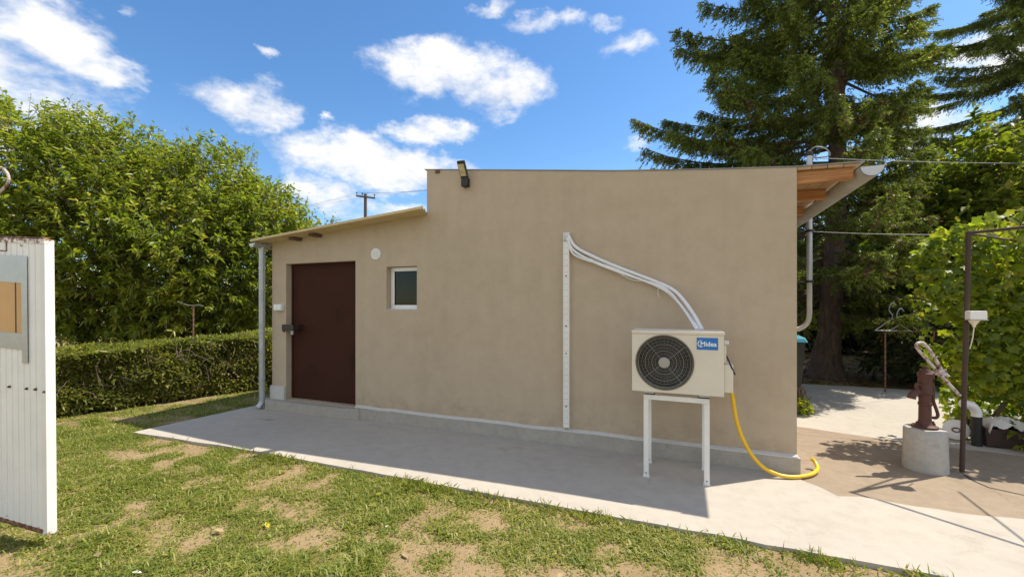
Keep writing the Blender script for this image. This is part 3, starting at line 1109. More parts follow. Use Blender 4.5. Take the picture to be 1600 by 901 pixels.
def text_mesh(body, size):
    cu = bpy.data.curves.new('lettering', 'FONT')
    cu.body = body
    cu.size = size
    cu.extrude = .0004
    cu.offset = size * .018
    o = bpy.data.objects.new('lettering', cu)
    COL.objects.link(o)
    dg = bpy.context.evaluated_depsgraph_get()
    me_ = bpy.data.meshes.new_from_object(o.evaluated_get(dg))
    bpy.data.objects.remove(o)
    me_.materials.clear()
    return me_


tm = text_mesh('Midea', .052)
n_ = len(tm.vertices)
co = np.zeros(n_ * 3, np.float32)
tm.vertices.foreach_get('co', co)
co = co.reshape(-1, 3)
wdt = co[:, 0].max()
co2 = np.stack([.142 + co[:, 0] / wdt * .122, AY0 - .0058 - co[:, 2], 1.157 + co[:, 1] * 1.0], -1)
tm.vertices.foreach_set('co', np.ascontiguousarray(co2, np.float32).ravel())
tm.update()
link('lettering', tm, M['badge_white'], bg_)
em = MB()
arc = [(.148 + .023 * math.cos(math.radians(a)), AY0 - .0055, 1.176 + .026 * math.sin(math.radians(a))) for a in range(60, 331, 15)]
em.tube(arc, [.0012 + .0024 * math.sin(math.pi * i / (len(arc) - 1)) for i in range(len(arc))], 6)
em.build('emblem', M['badge_white'], bg_)
# valve cover on the right flank, cap, service cable
MB().box(AX1 + .001, .388, AY0 + .03, AY1 - .05, .782, 1.01).build('valve_cover', M['cream'], ac, bevel=.008)
MB().box(AX1 + .001, .338, AY0 + .04, AY1 - .08, 1.02, 1.165).build('terminal_cover', M['cream'], ac, bevel=.006)
MB().lathe([(.016, 0), (.016, .03), (.010, .034)], (AX1 + .008, AY0 + .08, 1.185), 'x', 14).build('valve_cap', M['pipe_white'], ac, smooth=True)
MB().tube(smooth_path([(.335, AY0 + .06, 1.09), (.352, AY0 + .045, 1.05), (.375, AY0 + .03, .99), (.402, AY0 + .05, .93)], 5), .0065, 8).build('service_cable', M['dark'], ac, smooth=True)
for fx_ in (-.258, .172):
    MB().box(fx_ - .040, fx_ + .040, AY0 + .005, AY1 - .005, .735, .7515).build('mounting_foot', M['galv'], ac, bevel=.003)

sd_ = thing('stand', 'white square-tube steel stand under the air conditioner', 'stand', (-.04, 4.0, 0))
LW = .021
SX0, SX1, SY0, SY1 = -.287, .194, 3.868, 4.215
for x in (SX0, SX1):
    for y in (SY0, SY1):
        lo = MB().box(x - LW, x + LW, y - LW, y + LW, .006, .674).build('leg', M['white_metal'], sd_, bevel=.003)
        MB().box(x - LW - .006, x + LW + .006, y - LW - .006, y + LW + .006, .0005, .006).build('foot_plate', M['white_metal'], lo)
        MB().lathe([(.006, 0), (.006, -.004)], (x, y - LW - .0005, .035), 'y', 8).build('bolt', M['bolt'], lo)
for y in (SY0, SY1):
    MB().box(SX0 - LW, SX1 + LW, y - LW, y + LW, .6745, .7165).build('rail', M['white_metal'], sd_, bevel=.003)
for x in (SX0, SX1):
    MB().box(x - LW + .002, x + LW - .002, SY0 + LW + .001, SY1 - LW - .001, .676, .715).build('cross_rail', M['white_metal'], sd_, bevel=.002)
for fx_ in (-.258, .172):
    for y in (SY0, SY1 - .10):
        MB().box(fx_ - .042, fx_ + .042, y - .022, y + .022, .717, .7345).build('rubber_pad', M['dark'], sd_, bevel=.002)

pb = thing('refrigerant_pipes', 'bundle of white insulated pipes running from the duct to the air conditioner', 'pipes', (-.5, WY - .06, 1.25))
paths = [[(888, 368), (900, 386), (930, 402), (965, 417), (1020, 438), (1055, 455), (1080, 485), (1097, 517)],
         [(886, 372), (896, 391), (925, 408), (962, 423), (1018, 443), (1048, 460), (1074, 490), (1091, 518)],
         [(888, 380), (895, 396), (915, 406), (950, 416), (1000, 436), (1040, 451), (1066, 480), (1088, 517)]]
for i, pth in enumerate(paths):
    pts = []
    m_ = len(pth)
    for j, (a, b_) in enumerate(pth):
        Yj = WY - .045 - (.012 * (i - 1)) if j < m_ - 3 else [WY - .075, 4.22, 4.03][j - (m_ - 3)]
        if i == 2: Yj += .012 if j < m_ - 1 else 0
        pts.append(yp(a, b_, Yj))
    pts[-1] = np.array([pts[-1][0], 4.03, AZ1 + .006])
    MB().tube(smooth_path(pts, 7), [.0165, .0135, .010][i], 10).build('pipe', M['pipe_white'], pb, smooth=True)
cb = [(892, 383), (903, 399), (925, 405), (950, 417), (985, 436), (1010, 440), (1035, 446)]
MB().tube(smooth_path([yp(a, b_, WY - .03) for a, b_ in cb], 7), .005, 8).build('cable', M['pipe_white'], pb, smooth=True)
MB().tube(smooth_path([yp(1029, 447, WY - .05), yp(1028, 456, WY - .05), yp(1030, 464, WY - .04)], 4), .0025, 6).build('cable_tie', M['pipe_white'], pb)

hs_ = smooth_path([(.385, 4.02, .80), (.405, 4.05, .70), (.430, 4.10, .55), (.475, 4.15, .38), (.56, 4.20, .20), (.66, 4.22, .085), (.78, 4.235, .03), (.90, 4.27, .018), (1.02, 4.36, .018), (1.09, 4.45, .02), (1.135, 4.55, .028), (1.13, 4.62, .06), (1.105, 4.63, .085)], 7)
hob = MB().tube(hs_, .0165, 12).build('drain_hose', M['yellow'], None, smooth=True)
set_props(hob, 'yellow plastic drain hose hanging from the air conditioner and curling on concrete', 'hose')

# ------------------------------------------------------------------ service mast and wires at the right corner
mx_, my_ = 1.60, 6.785
ms = thing('service_mast', 'grey conduit mast with a bent foot beside the right wall corner', 'conduit', (mx_, my_, 1.15))
mt = MB()
mt.tube([(mx_, my_, 1.80), (mx_, my_, 3.50)], .034, 12)
mt.build('upper_tube', M['galv'], ms, smooth=True)
MB().tube(smooth_path([(mx_, my_, 1.81), (mx_, my_, 1.5), (mx_ - .002, my_, 1.34), (mx_ - .03, my_, 1.24), (mx_ - .10, my_, 1.175), (mx_ - .20, my_, 1.155), (XR + .002, my_, 1.14)], 5), .031, 12).build('bent_tube', M['gutter'], ms, smooth=True)
for z in (1.79, 2.47):
    MB().lathe([(.050, 0), (.050, .030)], (mx_, my_, z), n=14).build('clamp', M['dark'], ms)
    MB().tube([(XR, my_, z + .011), (mx_ - .03, my_, z + .011)], .008, 8).build('wall_bracket', M['dark'], ms)
MB().lathe([(.036, 0), (.042, .02), (.036, .06), (.012, .075)], (mx_, my_, 3.495), n=14).build('mast_cap', M['dark'], ms, smooth=True)
MB().tube(smooth_path([(mx_, my_, 3.56), (mx_ + .07, my_, 3.61), (mx_ + .19, my_ + .03, 3.58), (mx_ + .24, my_ + .04, 3.49), (mx_ + .15, my_ + .02, 3.47), (mx_ + .02, my_, 3.47)], 6), .009, 8).build('drip_loop', M['wire'], ms, smooth=True)


def sag(a, b, s, n=18):
    a, b = np.array(a, float), np.array(b, float)
    return [a + (b - a) * t - np.array([0, 0, 4 * s * t * (1 - t)]) for t in np.linspace(0, 1, n)]


sw = MB().tube(sag((mx_ + .02, my_, 3.47), at(1760, 252, 9.5), .06), .0055, 6).build('service_cable', M['wire'], None, smooth=True)
set_props(sw, 'pale overhead service cable running from the conduit mast', 'cable')
cl = MB().tube(sag((mx_, my_, 2.48), (3.35, 6.75, 2.33), .02), .0032, 6).build('clothes_line', M['wire'], None, smooth=True)
set_props(cl, 'thin washing line strung from the conduit mast into the vine', 'line')

# ------------------------------------------------------------------ gate
P0 = at(75, 836, 2.66)
gd = nrm(np.array([-.993, -.12, .06]))
gn = nrm(np.array([.12, -.993, 0]))          # faces the camera
gw = nrm(np.array([-.011, -.003, 1.0]))
GH = 1.865


def G(u, z, t=0.0):
    return P0 + gd * u + gw * z + gn * t


def guv(px, py, t=0.0):
    r = ray(px, py)
    o = np.array([0, 0, CAMH])
    p0 = P0 + gn * t
    k = np.dot(p0 - o, gn) / np.dot(r, gn)
    p = o + r * k
    uu_ = np.dot((p - P0)[:2], gd[:2]) / np.dot(gd[:2], gd[:2])
    return uu_, float((p - P0)[2] - gd[2] * uu_)


def gbox(b, u0, u1, z0, z1, t0, t1):
    return b.hexa([G(u0, z0, t1), G(u1, z0, t1), G(u1, z0, t0), G(u0, z0, t0), G(u0, z1, t1), G(u1, z1, t1), G(u1, z1, t0), G(u0, z1, t0)])


gate = thing('gate', 'white ribbed metal gate leaf patched with silver tape and cardboard', 'gate', tuple(P0))
GWD = 1.45
sh = MB()
prof = []
u = .044
while u < GWD - .05:
    prof += [(u, 0), (u + .046, 0), (u + .050, -.008), (u + .054, -.008)]
    u += .058
pv = []
for z in np.linspace(.03, GH - .03, 12):
    pv += [G(a, z, t_) for a, t_ in prof]
npf = len(prof)
sh.add(pv, [(j * npf + i, j * npf + i + 1, (j + 1) * npf + i + 1, (j + 1) * npf + i) for j in range(11) for i in range(npf - 1)])
sh.build('ribbed_sheet', M['gate'], gate, fix=False)
e = MB()
gbox(e, 0, .0435, 0, GH - .031, -.045, .004)
e.build('end_stile', M['gate_frame'], gate, bevel=.003)
e = MB()
gbox(e, GWD - .05, GWD, 0, GH - .031, -.045, .004)
e.build('hinge_stile', M['gate_frame'], gate, bevel=.003)
e = MB()
gbox(e, 0, GWD, GH - .030, GH, -.046, .006)
e.build('top_rail', M['gate_frame'], gate, bevel=.003)
e = MB()
gbox(e, .045, GWD - .051, 0, .029, -.040, .003)
e.build('bottom_rail', M['rust'], gate, bevel=.003)
e = MB()
gbox(e, .02, GWD, GH + .0005, GH + .012, -.035, .002)
e.build('top_angle', M['rust'], gate, bevel=.002)
u1, z1 = guv(46, 400, .008)
u2, z2 = guv(46, 441, .008)
u3, z3 = guv(38, 441, .008)
u4, z4 = guv(46, 523, .008)
u5, z5 = guv(46, 548, .008)
u6, z6 = guv(46, 568, .008)
uL = .62
e = MB(); gbox(e, u3 - .004, uL, z4, z2, .003, .0055)
cbx = e.build('cardboard_panel', M['cardboard'], gate)
us, _ = guv(26.5, 480, .01)
e = MB(); gbox(e, us - .006, us + .006, z4 + .004, z2 - .004, .0057, .0066)
e.build('slit', M['dark'], cbx)
for nm, (a0, a1, b0, b1, tt) in {'upper': (u1 + .001, uL + .03, z2 - .006, z1, .0062), 'side': (u1, u3 + .006, z6, z2 - .003, .0075), 'lower': (u1 + .002, uL + .03, z5, z4 + .004, .0068)}.items():
    e = MB(); gbox(e, a0, a1, b0, b1, tt, tt + .0012)
    e.build('tape_strip', M['tape'], gate)
for px, py in ((16, 604), (43, 607), (57, 608), (71, 612)):
    uu, zz = guv(px, py, .006)
    c = G(uu, zz, .002)
    b = MB()
    b.tube([c - gn * .004, c + gn * .005], .0085, 8)
    b.tube([c + gn * .006, c + gn * .011], .005, 6)
    b.build('bolt', M['bolt'], gate)
ua, za = guv(10, 388, .004)
e = MB()
for (a0, a1, b0, b1) in ((ua - .02, uL, za - .018, za - .012), (ua - .026, ua - .0205, za - .018, za + .05)):
    gbox(e, a0, a1, b0, b1, .0005, .004)
e.build('weld_plate_edge', M['rust'], gate)
sc_ = [(-40, 372), (-42, 330), (-30, 290), (-14, 266), (2, 262), (12, 272), (13, 284), (7, 293), (-1, 300), (-14, 312), (-20, 330)]
pts = [at(a, b_, 2.80) for a, b_ in sc_]
MB().tube(smooth_path(pts, 6), .0085, 8).build('scroll', M['lever'], gate, smooth=True)

# ------------------------------------------------------------------ foliage tools
UP = np.array([0, 0, 1.0])


def leaves(P, D, Nn, Ls, Ws, fold=.18, droop=.18):
    S = nrm(np.cross(D, Nn))
    Nn = nrm(np.cross(S, D))
    Ls, Ws = Ls[:, None], Ws[:, None]
    dz = -UP[None, :] * Ls * droop
    v = np.stack([P,
                  P + D * .33 * Ls + S * .5 * Ws + Nn * fold * Ws + dz * .10,
                  P + D * .70 * Ls + S * .36 * Ws + Nn * fold * .8 * Ws + dz * .45,
                  P + D * Ls + dz,
                  P + D * .70 * Ls - S * .36 * Ws + Nn * fold * .8 * Ws + dz * .45,
                  P + D * .33 * Ls - S * .5 * Ws + Nn * fold * Ws + dz * .10], 1)
    n = len(P)
    b = np.arange(n)[:, None] * 6
    f = np.concatenate([b + np.array([[0, 1, 2, 3]]), b + np.array([[0, 3, 4, 5]])], 0)
    return v.reshape(-1, 3), f


def rand_dirs(r, n):
    return nrm(r.normal(size=(n, 3)))


def sprays(anch, axis_, r, per, L, W, spread=.85, seglen=.35, droop=.25):
    """leaves set along short twigs: anch/axis (n,3)"""
    n = len(anch)
    t = np.tile(np.linspace(.15, 1, per), n)
    A = np.repeat(anch, per, 0)
    X = np.repeat(axis_, per, 0)
    rad = rand_dirs(r, n * per)
    rad = nrm(rad - X * np.sum(rad * X, 1, keepdims=True))
    D = nrm(X * (.35 + .5 * t[:, None]) + rad * spread + UP * r.normal(-.05, .2, (n * per, 1)))
    P = A + X * (t * seglen)[:, None] * r.uniform(.8, 1.2, (n * per, 1))
    Nn = nrm(UP * .8 + r.normal(0, .45, (n * per, 3)))
    return leaves(P, D, Nn, L * r.uniform(.6, 1.25, n * per), W * r.uniform(.7, 1.25, n * per), .16, droop)


def thin_twigs(a, b, r0=.004, n=3):
    """many thin straight sticks as 3-sided prisms"""
    t = nrm(b - a)
    s = nrm(np.cross(t, np.array([.31, .52, .79])))
    q_ = np.cross(t, s)
    vs_ = []
    for base_, rr in ((a, r0), (b, r0 * .4)):
        for k in range(3):
            an = 2 * math.pi * k / 3
            vs_.append(base_ + rr * (math.cos(an) * s + math.sin(an) * q_))
    v = np.stack(vs_, 1)
    o = np.arange(len(a))[:, None] * 6
    f = np.concatenate([o + np.array([[k, (k + 1) % 3, 3 + (k + 1) % 3, 3 + k]]) for k in range(3)], 0)
    return v.reshape(-1, 3), f


def limb(b, p0, p1, r0, r1, r, wob=.08, n=6):
    p0, p1 = np.array(p0, float), np.array(p1, float)
    L_ = np.linalg.norm(p1 - p0)
    pts = [p0 + (p1 - p0) * t + (r.normal(0, wob * L_, 3) * (t > 0) * (t < 1)) * .5 for t in np.linspace(0, 1, n)]
    b.tube(pts, list(np.linspace(r0, r1, n)), 7, False)
    return pts


def broad_tree(name, label, cat, base, center, radii, n_tw, per, L, W, mat, seed, trunk_r=.10, shoots=0, group=None, bark_='bark', inner=.45, lump=.5):
    r = rng(seed)
    base, center, radii = np.array(base, float), np.array(center, float), np.array(radii, float)
    T = thing(name, label, cat, tuple(base), group)
    b = MB()
    fork = base + (center - base) * np.array([.35, .35, .35])
    fork[2] = base[2] + max(.35, (center[2] - base[2]) * .45)
    limb(b, base - UP * .05, fork, trunk_r * 1.15, trunk_r * .8, r, .04)
    for k in range(9):
        d = rand_dirs(r, 1)[0]
        d[2] = abs(d[2]) * .9 + .05 if k < 7 else d[2]
        e_ = center + d * radii * .72
        pts = limb(b, fork + r.normal(0, .03, 3), e_, trunk_r * .55, trunk_r * .13, r, .10)
        for j in range(5):
            s0 = pts[r.integers(1, 5)]
            d2 = nrm(d + r.normal(0, .7, 3))
            limb(b, s0, s0 + d2 * radii.mean() * .5, trunk_r * .22, trunk_r * .06, r, .10, 4)
    b.build('trunk', M[bark_], T, smooth=True, fix=False)
    d = rand_dirs(r, n_tw)
    lum = 1 + lump * (fbm(d * 1.9 + seed, seed, 3) - .5) * 1.6
    rad = inner + (1 - inner) * r.uniform(0, 1, n_tw) ** .55
    anch = center + d * radii * (lum * rad)[:, None]
    keep = anch[:, 2] > base[2] + min(.25, radii[2] * .25)
    # gaps in the crown
    keep &= fbm(anch * .9 + 31 + seed, seed + 5, 2) > .30
    anch, d = anch[keep], d[keep]
    ax_ = nrm(d * .7 + UP * .45 + r.normal(0, .35, d.shape))
    sg = min(.35, float(radii.mean()) * .4)
    v, f = sprays(anch, ax_, r, per, L, W, .85, sg)
    tv, tf = thin_twigs(anch - ax_ * sg * .7, anch + ax_ * sg, min(.006, sg * .02))
    V_, F_ = [v], [f]
    if shoots:
        a_ = r.uniform(0, 2 * math.pi, shoots)
        dd = nrm(np.stack([np.cos(a_) * .8, np.sin(a_) * .8, r.uniform(.45, 1.2, shoots)], 1))
        lum2 = 1 + lump * (fbm(dd * 1.9 + seed, seed, 3) - .5) * 1.6
        sp = center + dd * radii * lum2[:, None] * .97
        sx_ = nrm(UP + dd * .35 + r.normal(0, .15, dd.shape))
        v2, f2 = sprays(sp, sx_, r, 9, L * .62, W * .7, .8, .62, .1)
        F_.append(f2 + len(v)); V_.append(v2)
        t2, tf2 = thin_twigs(sp - sx_ * .2, sp + sx_ * .62, .005)
        tf = np.concatenate([tf, tf2 + len(tv)]); tv = np.concatenate([tv, t2])
    link('crown', np_mesh('crown', np.concatenate(V_), np.concatenate(F_)), M[mat], T, kind='stuff')
    link('twigs', np_mesh('twigs', tv, tf), M['twig'], T, kind='stuff')
    return T


# ------------------------------------------------------------------ trees behind the hedge (left)
def tree_at(px, top, depth, rx, ry, **k):
    c = at(px, top, depth)
    g = np.array([c[0], c[1], -.05])
    zt_ = c[2]
    cz = .55 + (zt_ - .55) * .52
    return g, np.array([c[0], c[1], cz - .12]), np.array([rx, ry, (zt_ - .45) * .545])


LT = [('walnut_tree', 'tall bushy green tree rising behind the white gate', 30, 190, 9.6, 2.1, 1.9, 1500, 51),
      ('walnut_tree', 'broad bushy green tree behind the gate end of the hedge', 185, 218, 10.2, 2.0, 1.9, 1500, 52),
      ('walnut_tree', 'rounded green tree behind the middle of the clipped hedge', 312, 248, 10.6, 1.75, 1.8, 1350, 53),
      ('walnut_tree', 'lower leafy green tree beside the galvanised downpipe', 412, 315, 11.2, 1.35, 1.5, 1000, 54)]
for nm, lab, px, top, dep, rx, ry, ntw, sdd in LT:
    g, c, rr = tree_at(px, top, dep, rx, ry)
    broad_tree(nm, lab, 'tree', g, c, rr, int(ntw * 1.45), 15, .148, .048, 'leaf_tree', sdd, .085, 46, 'trees behind the hedge', inner=.55, lump=.36)
g, c, rr = tree_at(505, 352, 17, .8, .8)
broad_tree('distant_tree', 'small airy far tree peeping over the lean-to roof', 'tree', g, c, rr, 240, 10, .14, .06, 'leaf_back', 55, .06, 20)

# ------------------------------------------------------------------ clipped hedge
def hedge():
    r = rng(61)
    a, b = np.array([-8.35, 1.0]), np.array([-6.05, 7.9])
    d = nrm(b - a)
    nl = np.array([-d[1], d[0]])
    Lh_ = np.linalg.norm(b - a)
    Wd = .95
    hof = lambda uu: np.interp(uu, [0, 2.0, 6.0], [.76, .82, 1.0])
    T = thing('hedge', 'low clipped green hedge with bare brown stems beside the lawn', 'hedge', (float((a + b)[0] / 2), float((a + b)[1] / 2), 0))
    n = 84000
    u = r.uniform(0, Lh_, n)
    face = r.uniform(0, 1, n)
    H = hof(u)
    s = np.where(face < .48, np.abs(r.normal(0, .07, n)), r.uniform(0, Wd, n))
    z = np.where((face < .48) | (face > .80), r.uniform(.03, 1, n) * H, H - np.abs(r.normal(0, .05, n)))
    s = np.where(face > .80, Wd * r.uniform(.45, 1, n), s)
    wob = (fbm(np.stack([u * 1.6, z * 2.2, 0 * u], 1), 71, 3) - .5)
    s = s - wob * .30 + .04 + .10 * np.clip(.25 - z, 0, 1)
    z = z + (fbm(np.stack([u * 1.3, s * 2, 0 * u], 1), 73, 2) - .5) * .12 * (z / H)
    P = np.stack([a[0] + d[0] * u + nl[0] * s, a[1] + d[1] * u + nl[1] * s, z], 1)
    out = np.stack([np.full(n, -nl[0]), np.full(n, -nl[1]), np.full(n, .5)], 1)
    D = nrm(out * .7 + r.normal(0, .75, (n, 3)))
    keep = fbm(P * 3.2, 75, 2) > .29
    P, D = P[keep], D[keep]
    m = len(P)
    v, f = leaves(P, D, nrm(UP + r.normal(0, .6, (m, 3))), .078 * r.uniform(.6, 1.35, m), .030 * r.uniform(.7, 1.3, m), .15, .1)
    link('foliage', np_mesh('foliage', v, f), M['leaf_hedge'], T, kind='stuff')
    n2 = 2600
    u = r.uniform(0, Lh_, n2); s = r.uniform(.03, Wd, n2); H = hof(u); z = r.uniform(.05, .95, n2) * H
    A = np.stack([a[0] + d[0] * u + nl[0] * s, a[1] + d[1] * u + nl[1] * s, z], 1)
    B = A + nrm(r.normal(0, .6, (n2, 3)) + UP * .6 + np.array([-nl[0], -nl[1], 0]) * .4) * r.uniform(.12, .38, (n2, 1))
    B[:, 2] = np.minimum(B[:, 2], H + .03)
    tv, tf = thin_twigs(A, B, .0055)
    # bare patches: bent pale stems on the face
    st_ = MB()
    for k in range(70):
        uu = r.choice([Lh_ * .46 + r.normal(0, .55), r.uniform(.1, Lh_)])
        z0 = r.uniform(.25, .75)
        p = np.array([a[0] + d[0] * uu - nl[0] * .02, a[1] + d[1] * uu - nl[1] * .02, z0])
        pts = [p]
        dirv = nrm(np.append(d * r.normal(0, .5), .9))
        for j in range(4):
            dirv = nrm(dirv + r.normal(0, .35, 3))
            pts.append(pts[-1] + dirv * r.uniform(.05, .10))
        pts[-1][2] = min(pts[-1][2], float(hof(uu)) + .05)
        st_.tube(pts, [.006, .0055, .005, .004, .002], 5, False)
    st_.build('bare_stems', M['twig'], T, fix=False, kind='stuff')
    link('inner_twigs', np_mesh('inner_twigs', tv, tf), M['bark'], T, kind='stuff')
    # woody stems to the soil
    for k in range(26):
        uu = (k + .5) * Lh_ / 26
        p = np.array([a[0] + d[0] * uu + nl[0] * .42, a[1] + d[1] * uu + nl[1] * .42, -.05])
        bb = MB()
        limb(bb, p, p + np.array([r.normal(0, .1), r.normal(0, .1), .66]), .022, .010, r, .08)
        bb.build('stem', M['bark'], T, fix=False)


hedge()

# thin rusty plant stake in the hedge's back row
sp_ = at(302, 520, 8.9)
stk = thing('plant_stake', 'thin rusty stake with a bent wire top above the hedge', 'stake', (sp_[0], sp_[1], -.04))
tz = float(at(302, 478, 8.9)[2])
MB().tube([(sp_[0], sp_[1], -.05), (sp_[0], sp_[1], tz)], .016, 8).build('rod', M['rust'], stk)
MB().tube(smooth_path([(sp_[0] - .34, sp_[1] - .1, tz + .10), (sp_[0] - .15, sp_[1] - .05, tz + .03), (sp_[0], sp_[1], tz + .012), (sp_[0] + .12, sp_[1] + .04, tz + .02), (sp_[0] + .2, sp_[1] + .07, tz + .0)], 4), .010, 6).build('wire', M['wire'], stk)

# ------------------------------------------------------------------ utility pole and lines far behind
pd = 36
pt = at(571, 303, pd)
up_ = thing('utility_pole', 'far wooden utility pole with a crossarm above the lean-to roof', 'utility pole', (pt[0], pt[1], -.05))
MB().tube([(pt[0], pt[1], -.05), (pt[0], pt[1], pt[2])], [.17, .125], 12).build('shaft', M['pole_wood'], up_, smooth=True)
ca, cb_ = at(557, 305, pd), at(586, 309.5, pd - .3)
ca[2] -= .05
MB().tube([ca, cb_], .075, 6).build('crossarm', M['pole_wood'], up_)
ins = []
for k, tt in enumerate((.02, .32, .97)):
    p = ca + (cb_ - ca) * tt
    ins.append(p + UP * .28)
    MB().lathe([(.02, 0), (.02, .12), (.055, .14), (.055, .22), (.03, .28)], tuple(p + UP * .06), n=10).build('insulator', M['dark'], up_, smooth=True)
lb = at(571, 344, pd)
MB().tube([lb - np.append(Rv, 0) * .8, lb + np.append(Rv, 0) * .5], .06, 6).build('lower_arm', M['pole_wood'], up_)
for k, p in enumerate(ins):
    q2 = at(800, 282 - k * 5, 26)
    q1 = at(330, 352 - k * 5, 48)
    o = MB().tube(sag(p, q2, .25) , .007, 4, False).build('power_line', M['wire_dark'], None)
    set_props(o, 'thin overhead power line from the far utility pole to behind the tall block', 'power line', 'power lines right of the pole')
    o = MB().tube(sag(p, q1, .25), .007, 4, False).build('power_line', M['wire_dark'], None)
    set_props(o, 'thin overhead power line from the far utility pole to behind the green trees', 'power line', 'power lines left of the pole')

# ------------------------------------------------------------------ spruces (right)
def spruce(label, base, height, seed, length, zlow, trunk_r, az_scale, nwhorl=30, dens=1.0, dry=0.0, rmin=.0, group=None, special=()):
    r = rng(seed)
    base = np.array(base, float)
    T = thing('spruce_tree', label, 'tree', tuple(base), group)
    tb = MB()
    n = 16
    zz = np.linspace(0, height, n)
    ax_ = [base + np.array([.10 * math.sin(z * .5 + seed), .08 * math.cos(z * .4), z - .06]) for z in zz]
    rad = [trunk_r * (1 - z / height) ** .8 + .012 + (.16 * trunk_r / .2 * math.exp(-z * 3.2)) for z in zz]
    # extra rings near the flared root
    tb.tube([ax_[0] + UP * 0, ax_[0] + UP * .12, ax_[0] + UP * .3, ax_[0] + UP * .6] + ax_[1:], [rad[0] + .06, rad[0] * .95, rad[0] * .78, rad[0] * .68] + rad[1:], 14, True)
    br = MB()
    TW_P, TW_D, TW_L, TW_dry = [], [], [], []
    brs = []
    for i in range(nwhorl):
        z = zlow + (height - .3 - zlow) * (i / (nwhorl - 1)) ** 1.05
        for k in range(6):
            az = 2 * math.pi * (k / 6) + i * .9 + r.normal(0, .25)
            brs.append((z + r.normal(0, .28), az, None))
    brs += list(special)
    for z, az, Ls in brs:
        z = max(z, .6)
        L_ = (length(z) * az_scale(az, z) * r.uniform(.78, 1.12)) if Ls is None else Ls
        if L_ < .25: continue
        d = np.array([math.cos(az), math.sin(az), 0])
        side = np.array([-d[1], d[0], 0])
        o = base + np.array([.10 * math.sin(z * .5 + seed), .08 * math.cos(z * .4), z])
        m = 9
        ts = np.linspace(0, 1, m)
        drop = -.10 - .16 * (1 - z / height) + r.normal(0, .09)
        pts = [o + d * L_ * t + UP * (drop * L_ * t + .22 * L_ * t ** 3) + side * .05 * L_ * math.sin(2.5 * t + k) for t in ts]
        br.tube(pts, list(np.linspace(.028, .005, m) * (.5 + L_ / 4)), 5, False)
        pts = np.array(pts)
        nt_ = int(58 * L_ * dens)
        tt = r.uniform(.15, 1.0, nt_) ** .8
        Pi = np.stack([np.interp(tt, ts, pts[:, c]) for c in range(3)], 1)
        sgn = r.choice([-1, 1], nt_)
        ln = (.10 + .42 * (1 - tt) ** .7) * min(1.0, L_ / 1.8) * r.uniform(.6, 1.15, nt_)
        dr = nrm(d * .75 + side * sgn[:, None] * .85 + UP * r.normal(-.28, .18, (nt_, 1)))
        isdry = (r.uniform(0, 1, nt_) < dry) & (z < zlow + (height - zlow) * .32)
        # each lateral carries small twigs
        for s_i in range(3):
            f_ = (s_i + .6) / 3
            hang = np.where(r.uniform(0, 1, nt_) < .45, r.uniform(0, .34, nt_), 0) * f_
            TW_P.append(Pi + dr * (ln * f_)[:, None] * .9 - UP * hang[:, None] + r.normal(0, .012, (nt_, 3)))
            dd = nrm(dr + side * sgn[:, None] * r.normal(0, .35, (nt_, 1)) + d * r.normal(.1, .35, (nt_, 1)) + UP * r.normal(-.55, .35, (nt_, 1)))
            TW_D.append(dd)
            TW_L.append(.13 * r.uniform(.7, 1.4, nt_))
            TW_dry.append(isdry)
    # trunk and branches
    tb.build('trunk', M['spruce_bark'], T, smooth=True, fix=False)
    br.build('branches', M['bark'], T, fix=False, kind='stuff')
    P = np.concatenate(TW_P); D = np.concatenate(TW_D); L_ = np.concatenate(TW_L); dr_ = np.concatenate(TW_dry)
    for nm, sel, mat in (('needles', ~dr_, 'needle'), ('dry_needles', dr_, 'needle_dry')):
        Pn, Dn, Ln = P[sel], D[sel], L_[sel]
        if len(Pn) == 0: continue
        k = 10
        m = len(Pn)
        t = np.tile(np.linspace(0, .92, k), m)
        A = np.repeat(Pn, k, 0) + np.repeat(Dn * Ln[:, None], k, 0) * t[:, None]
        X = np.repeat(Dn, k, 0)
        radv = rand_dirs(r, m * k)
        radv = nrm(radv - X * np.sum(radv * X, 1, keepdims=True))
        nd = nrm(X * .85 + radv)
        sidev = nrm(np.cross(nd, rand_dirs(r, m * k)))
        nl_ = .056 * r.uniform(.75, 1.2, (m * k, 1))
        wv = .0105
        v = np.stack([A - sidev * wv, A + sidev * wv, A + nd * nl_], 1).reshape(-1, 3)
        # the twig itself links its needles into one small island
        f = np.arange(m * k * 3).reshape(-1, 3)
        link(nm, np_mesh(nm, v, f), M[mat], T, kind='stuff')
    return T


sb = gp(1299, 588)
def az_main(az, z):
    # longer over the outbuilding (towards -X), shorter on the sunny yard side
    c = math.cos(az - math.radians(195))
    f = .80 + (.30 if z < 6 else .20) * c
    yard = math.cos(az - math.radians(-35))
    f += .45 * max(0, math.cos(az - math.radians(50))) * min(1, max(0, (z - 3.5) / 2.5))
    return f * (1 - .35 * max(0, yard))


spruce('old dark spruce with a thick bare trunk behind the outbuilding', (sb[0], sb[1], -.03), 13.5, 81,
       lambda z: 3.5 * max(0, 1 - (max(z, 2.2) - 2.2) / 12.5) ** .75, 1.5, .20, az_main, 40, 1.15, .10, special=[(5.0, math.radians(183), 4.0), (4.8, math.radians(196), 3.9), (4.5, math.radians(176), 3.6), (7.4, math.radians(200), 3.2), (7.0, math.radians(188), 3.0)])
spruce('second dark spruce rising behind the vine and pergola post', (12.3, 20.4, -.03), 19.0, 82,
       lambda z: 5.6 * max(0, 1 - (max(z, 3.0) - 3.0) / 16.5) ** .6, 5.0, .20, lambda a, z: 1.0 - .25 * max(0, math.cos(a + .9)), 34, 1.2, .05)

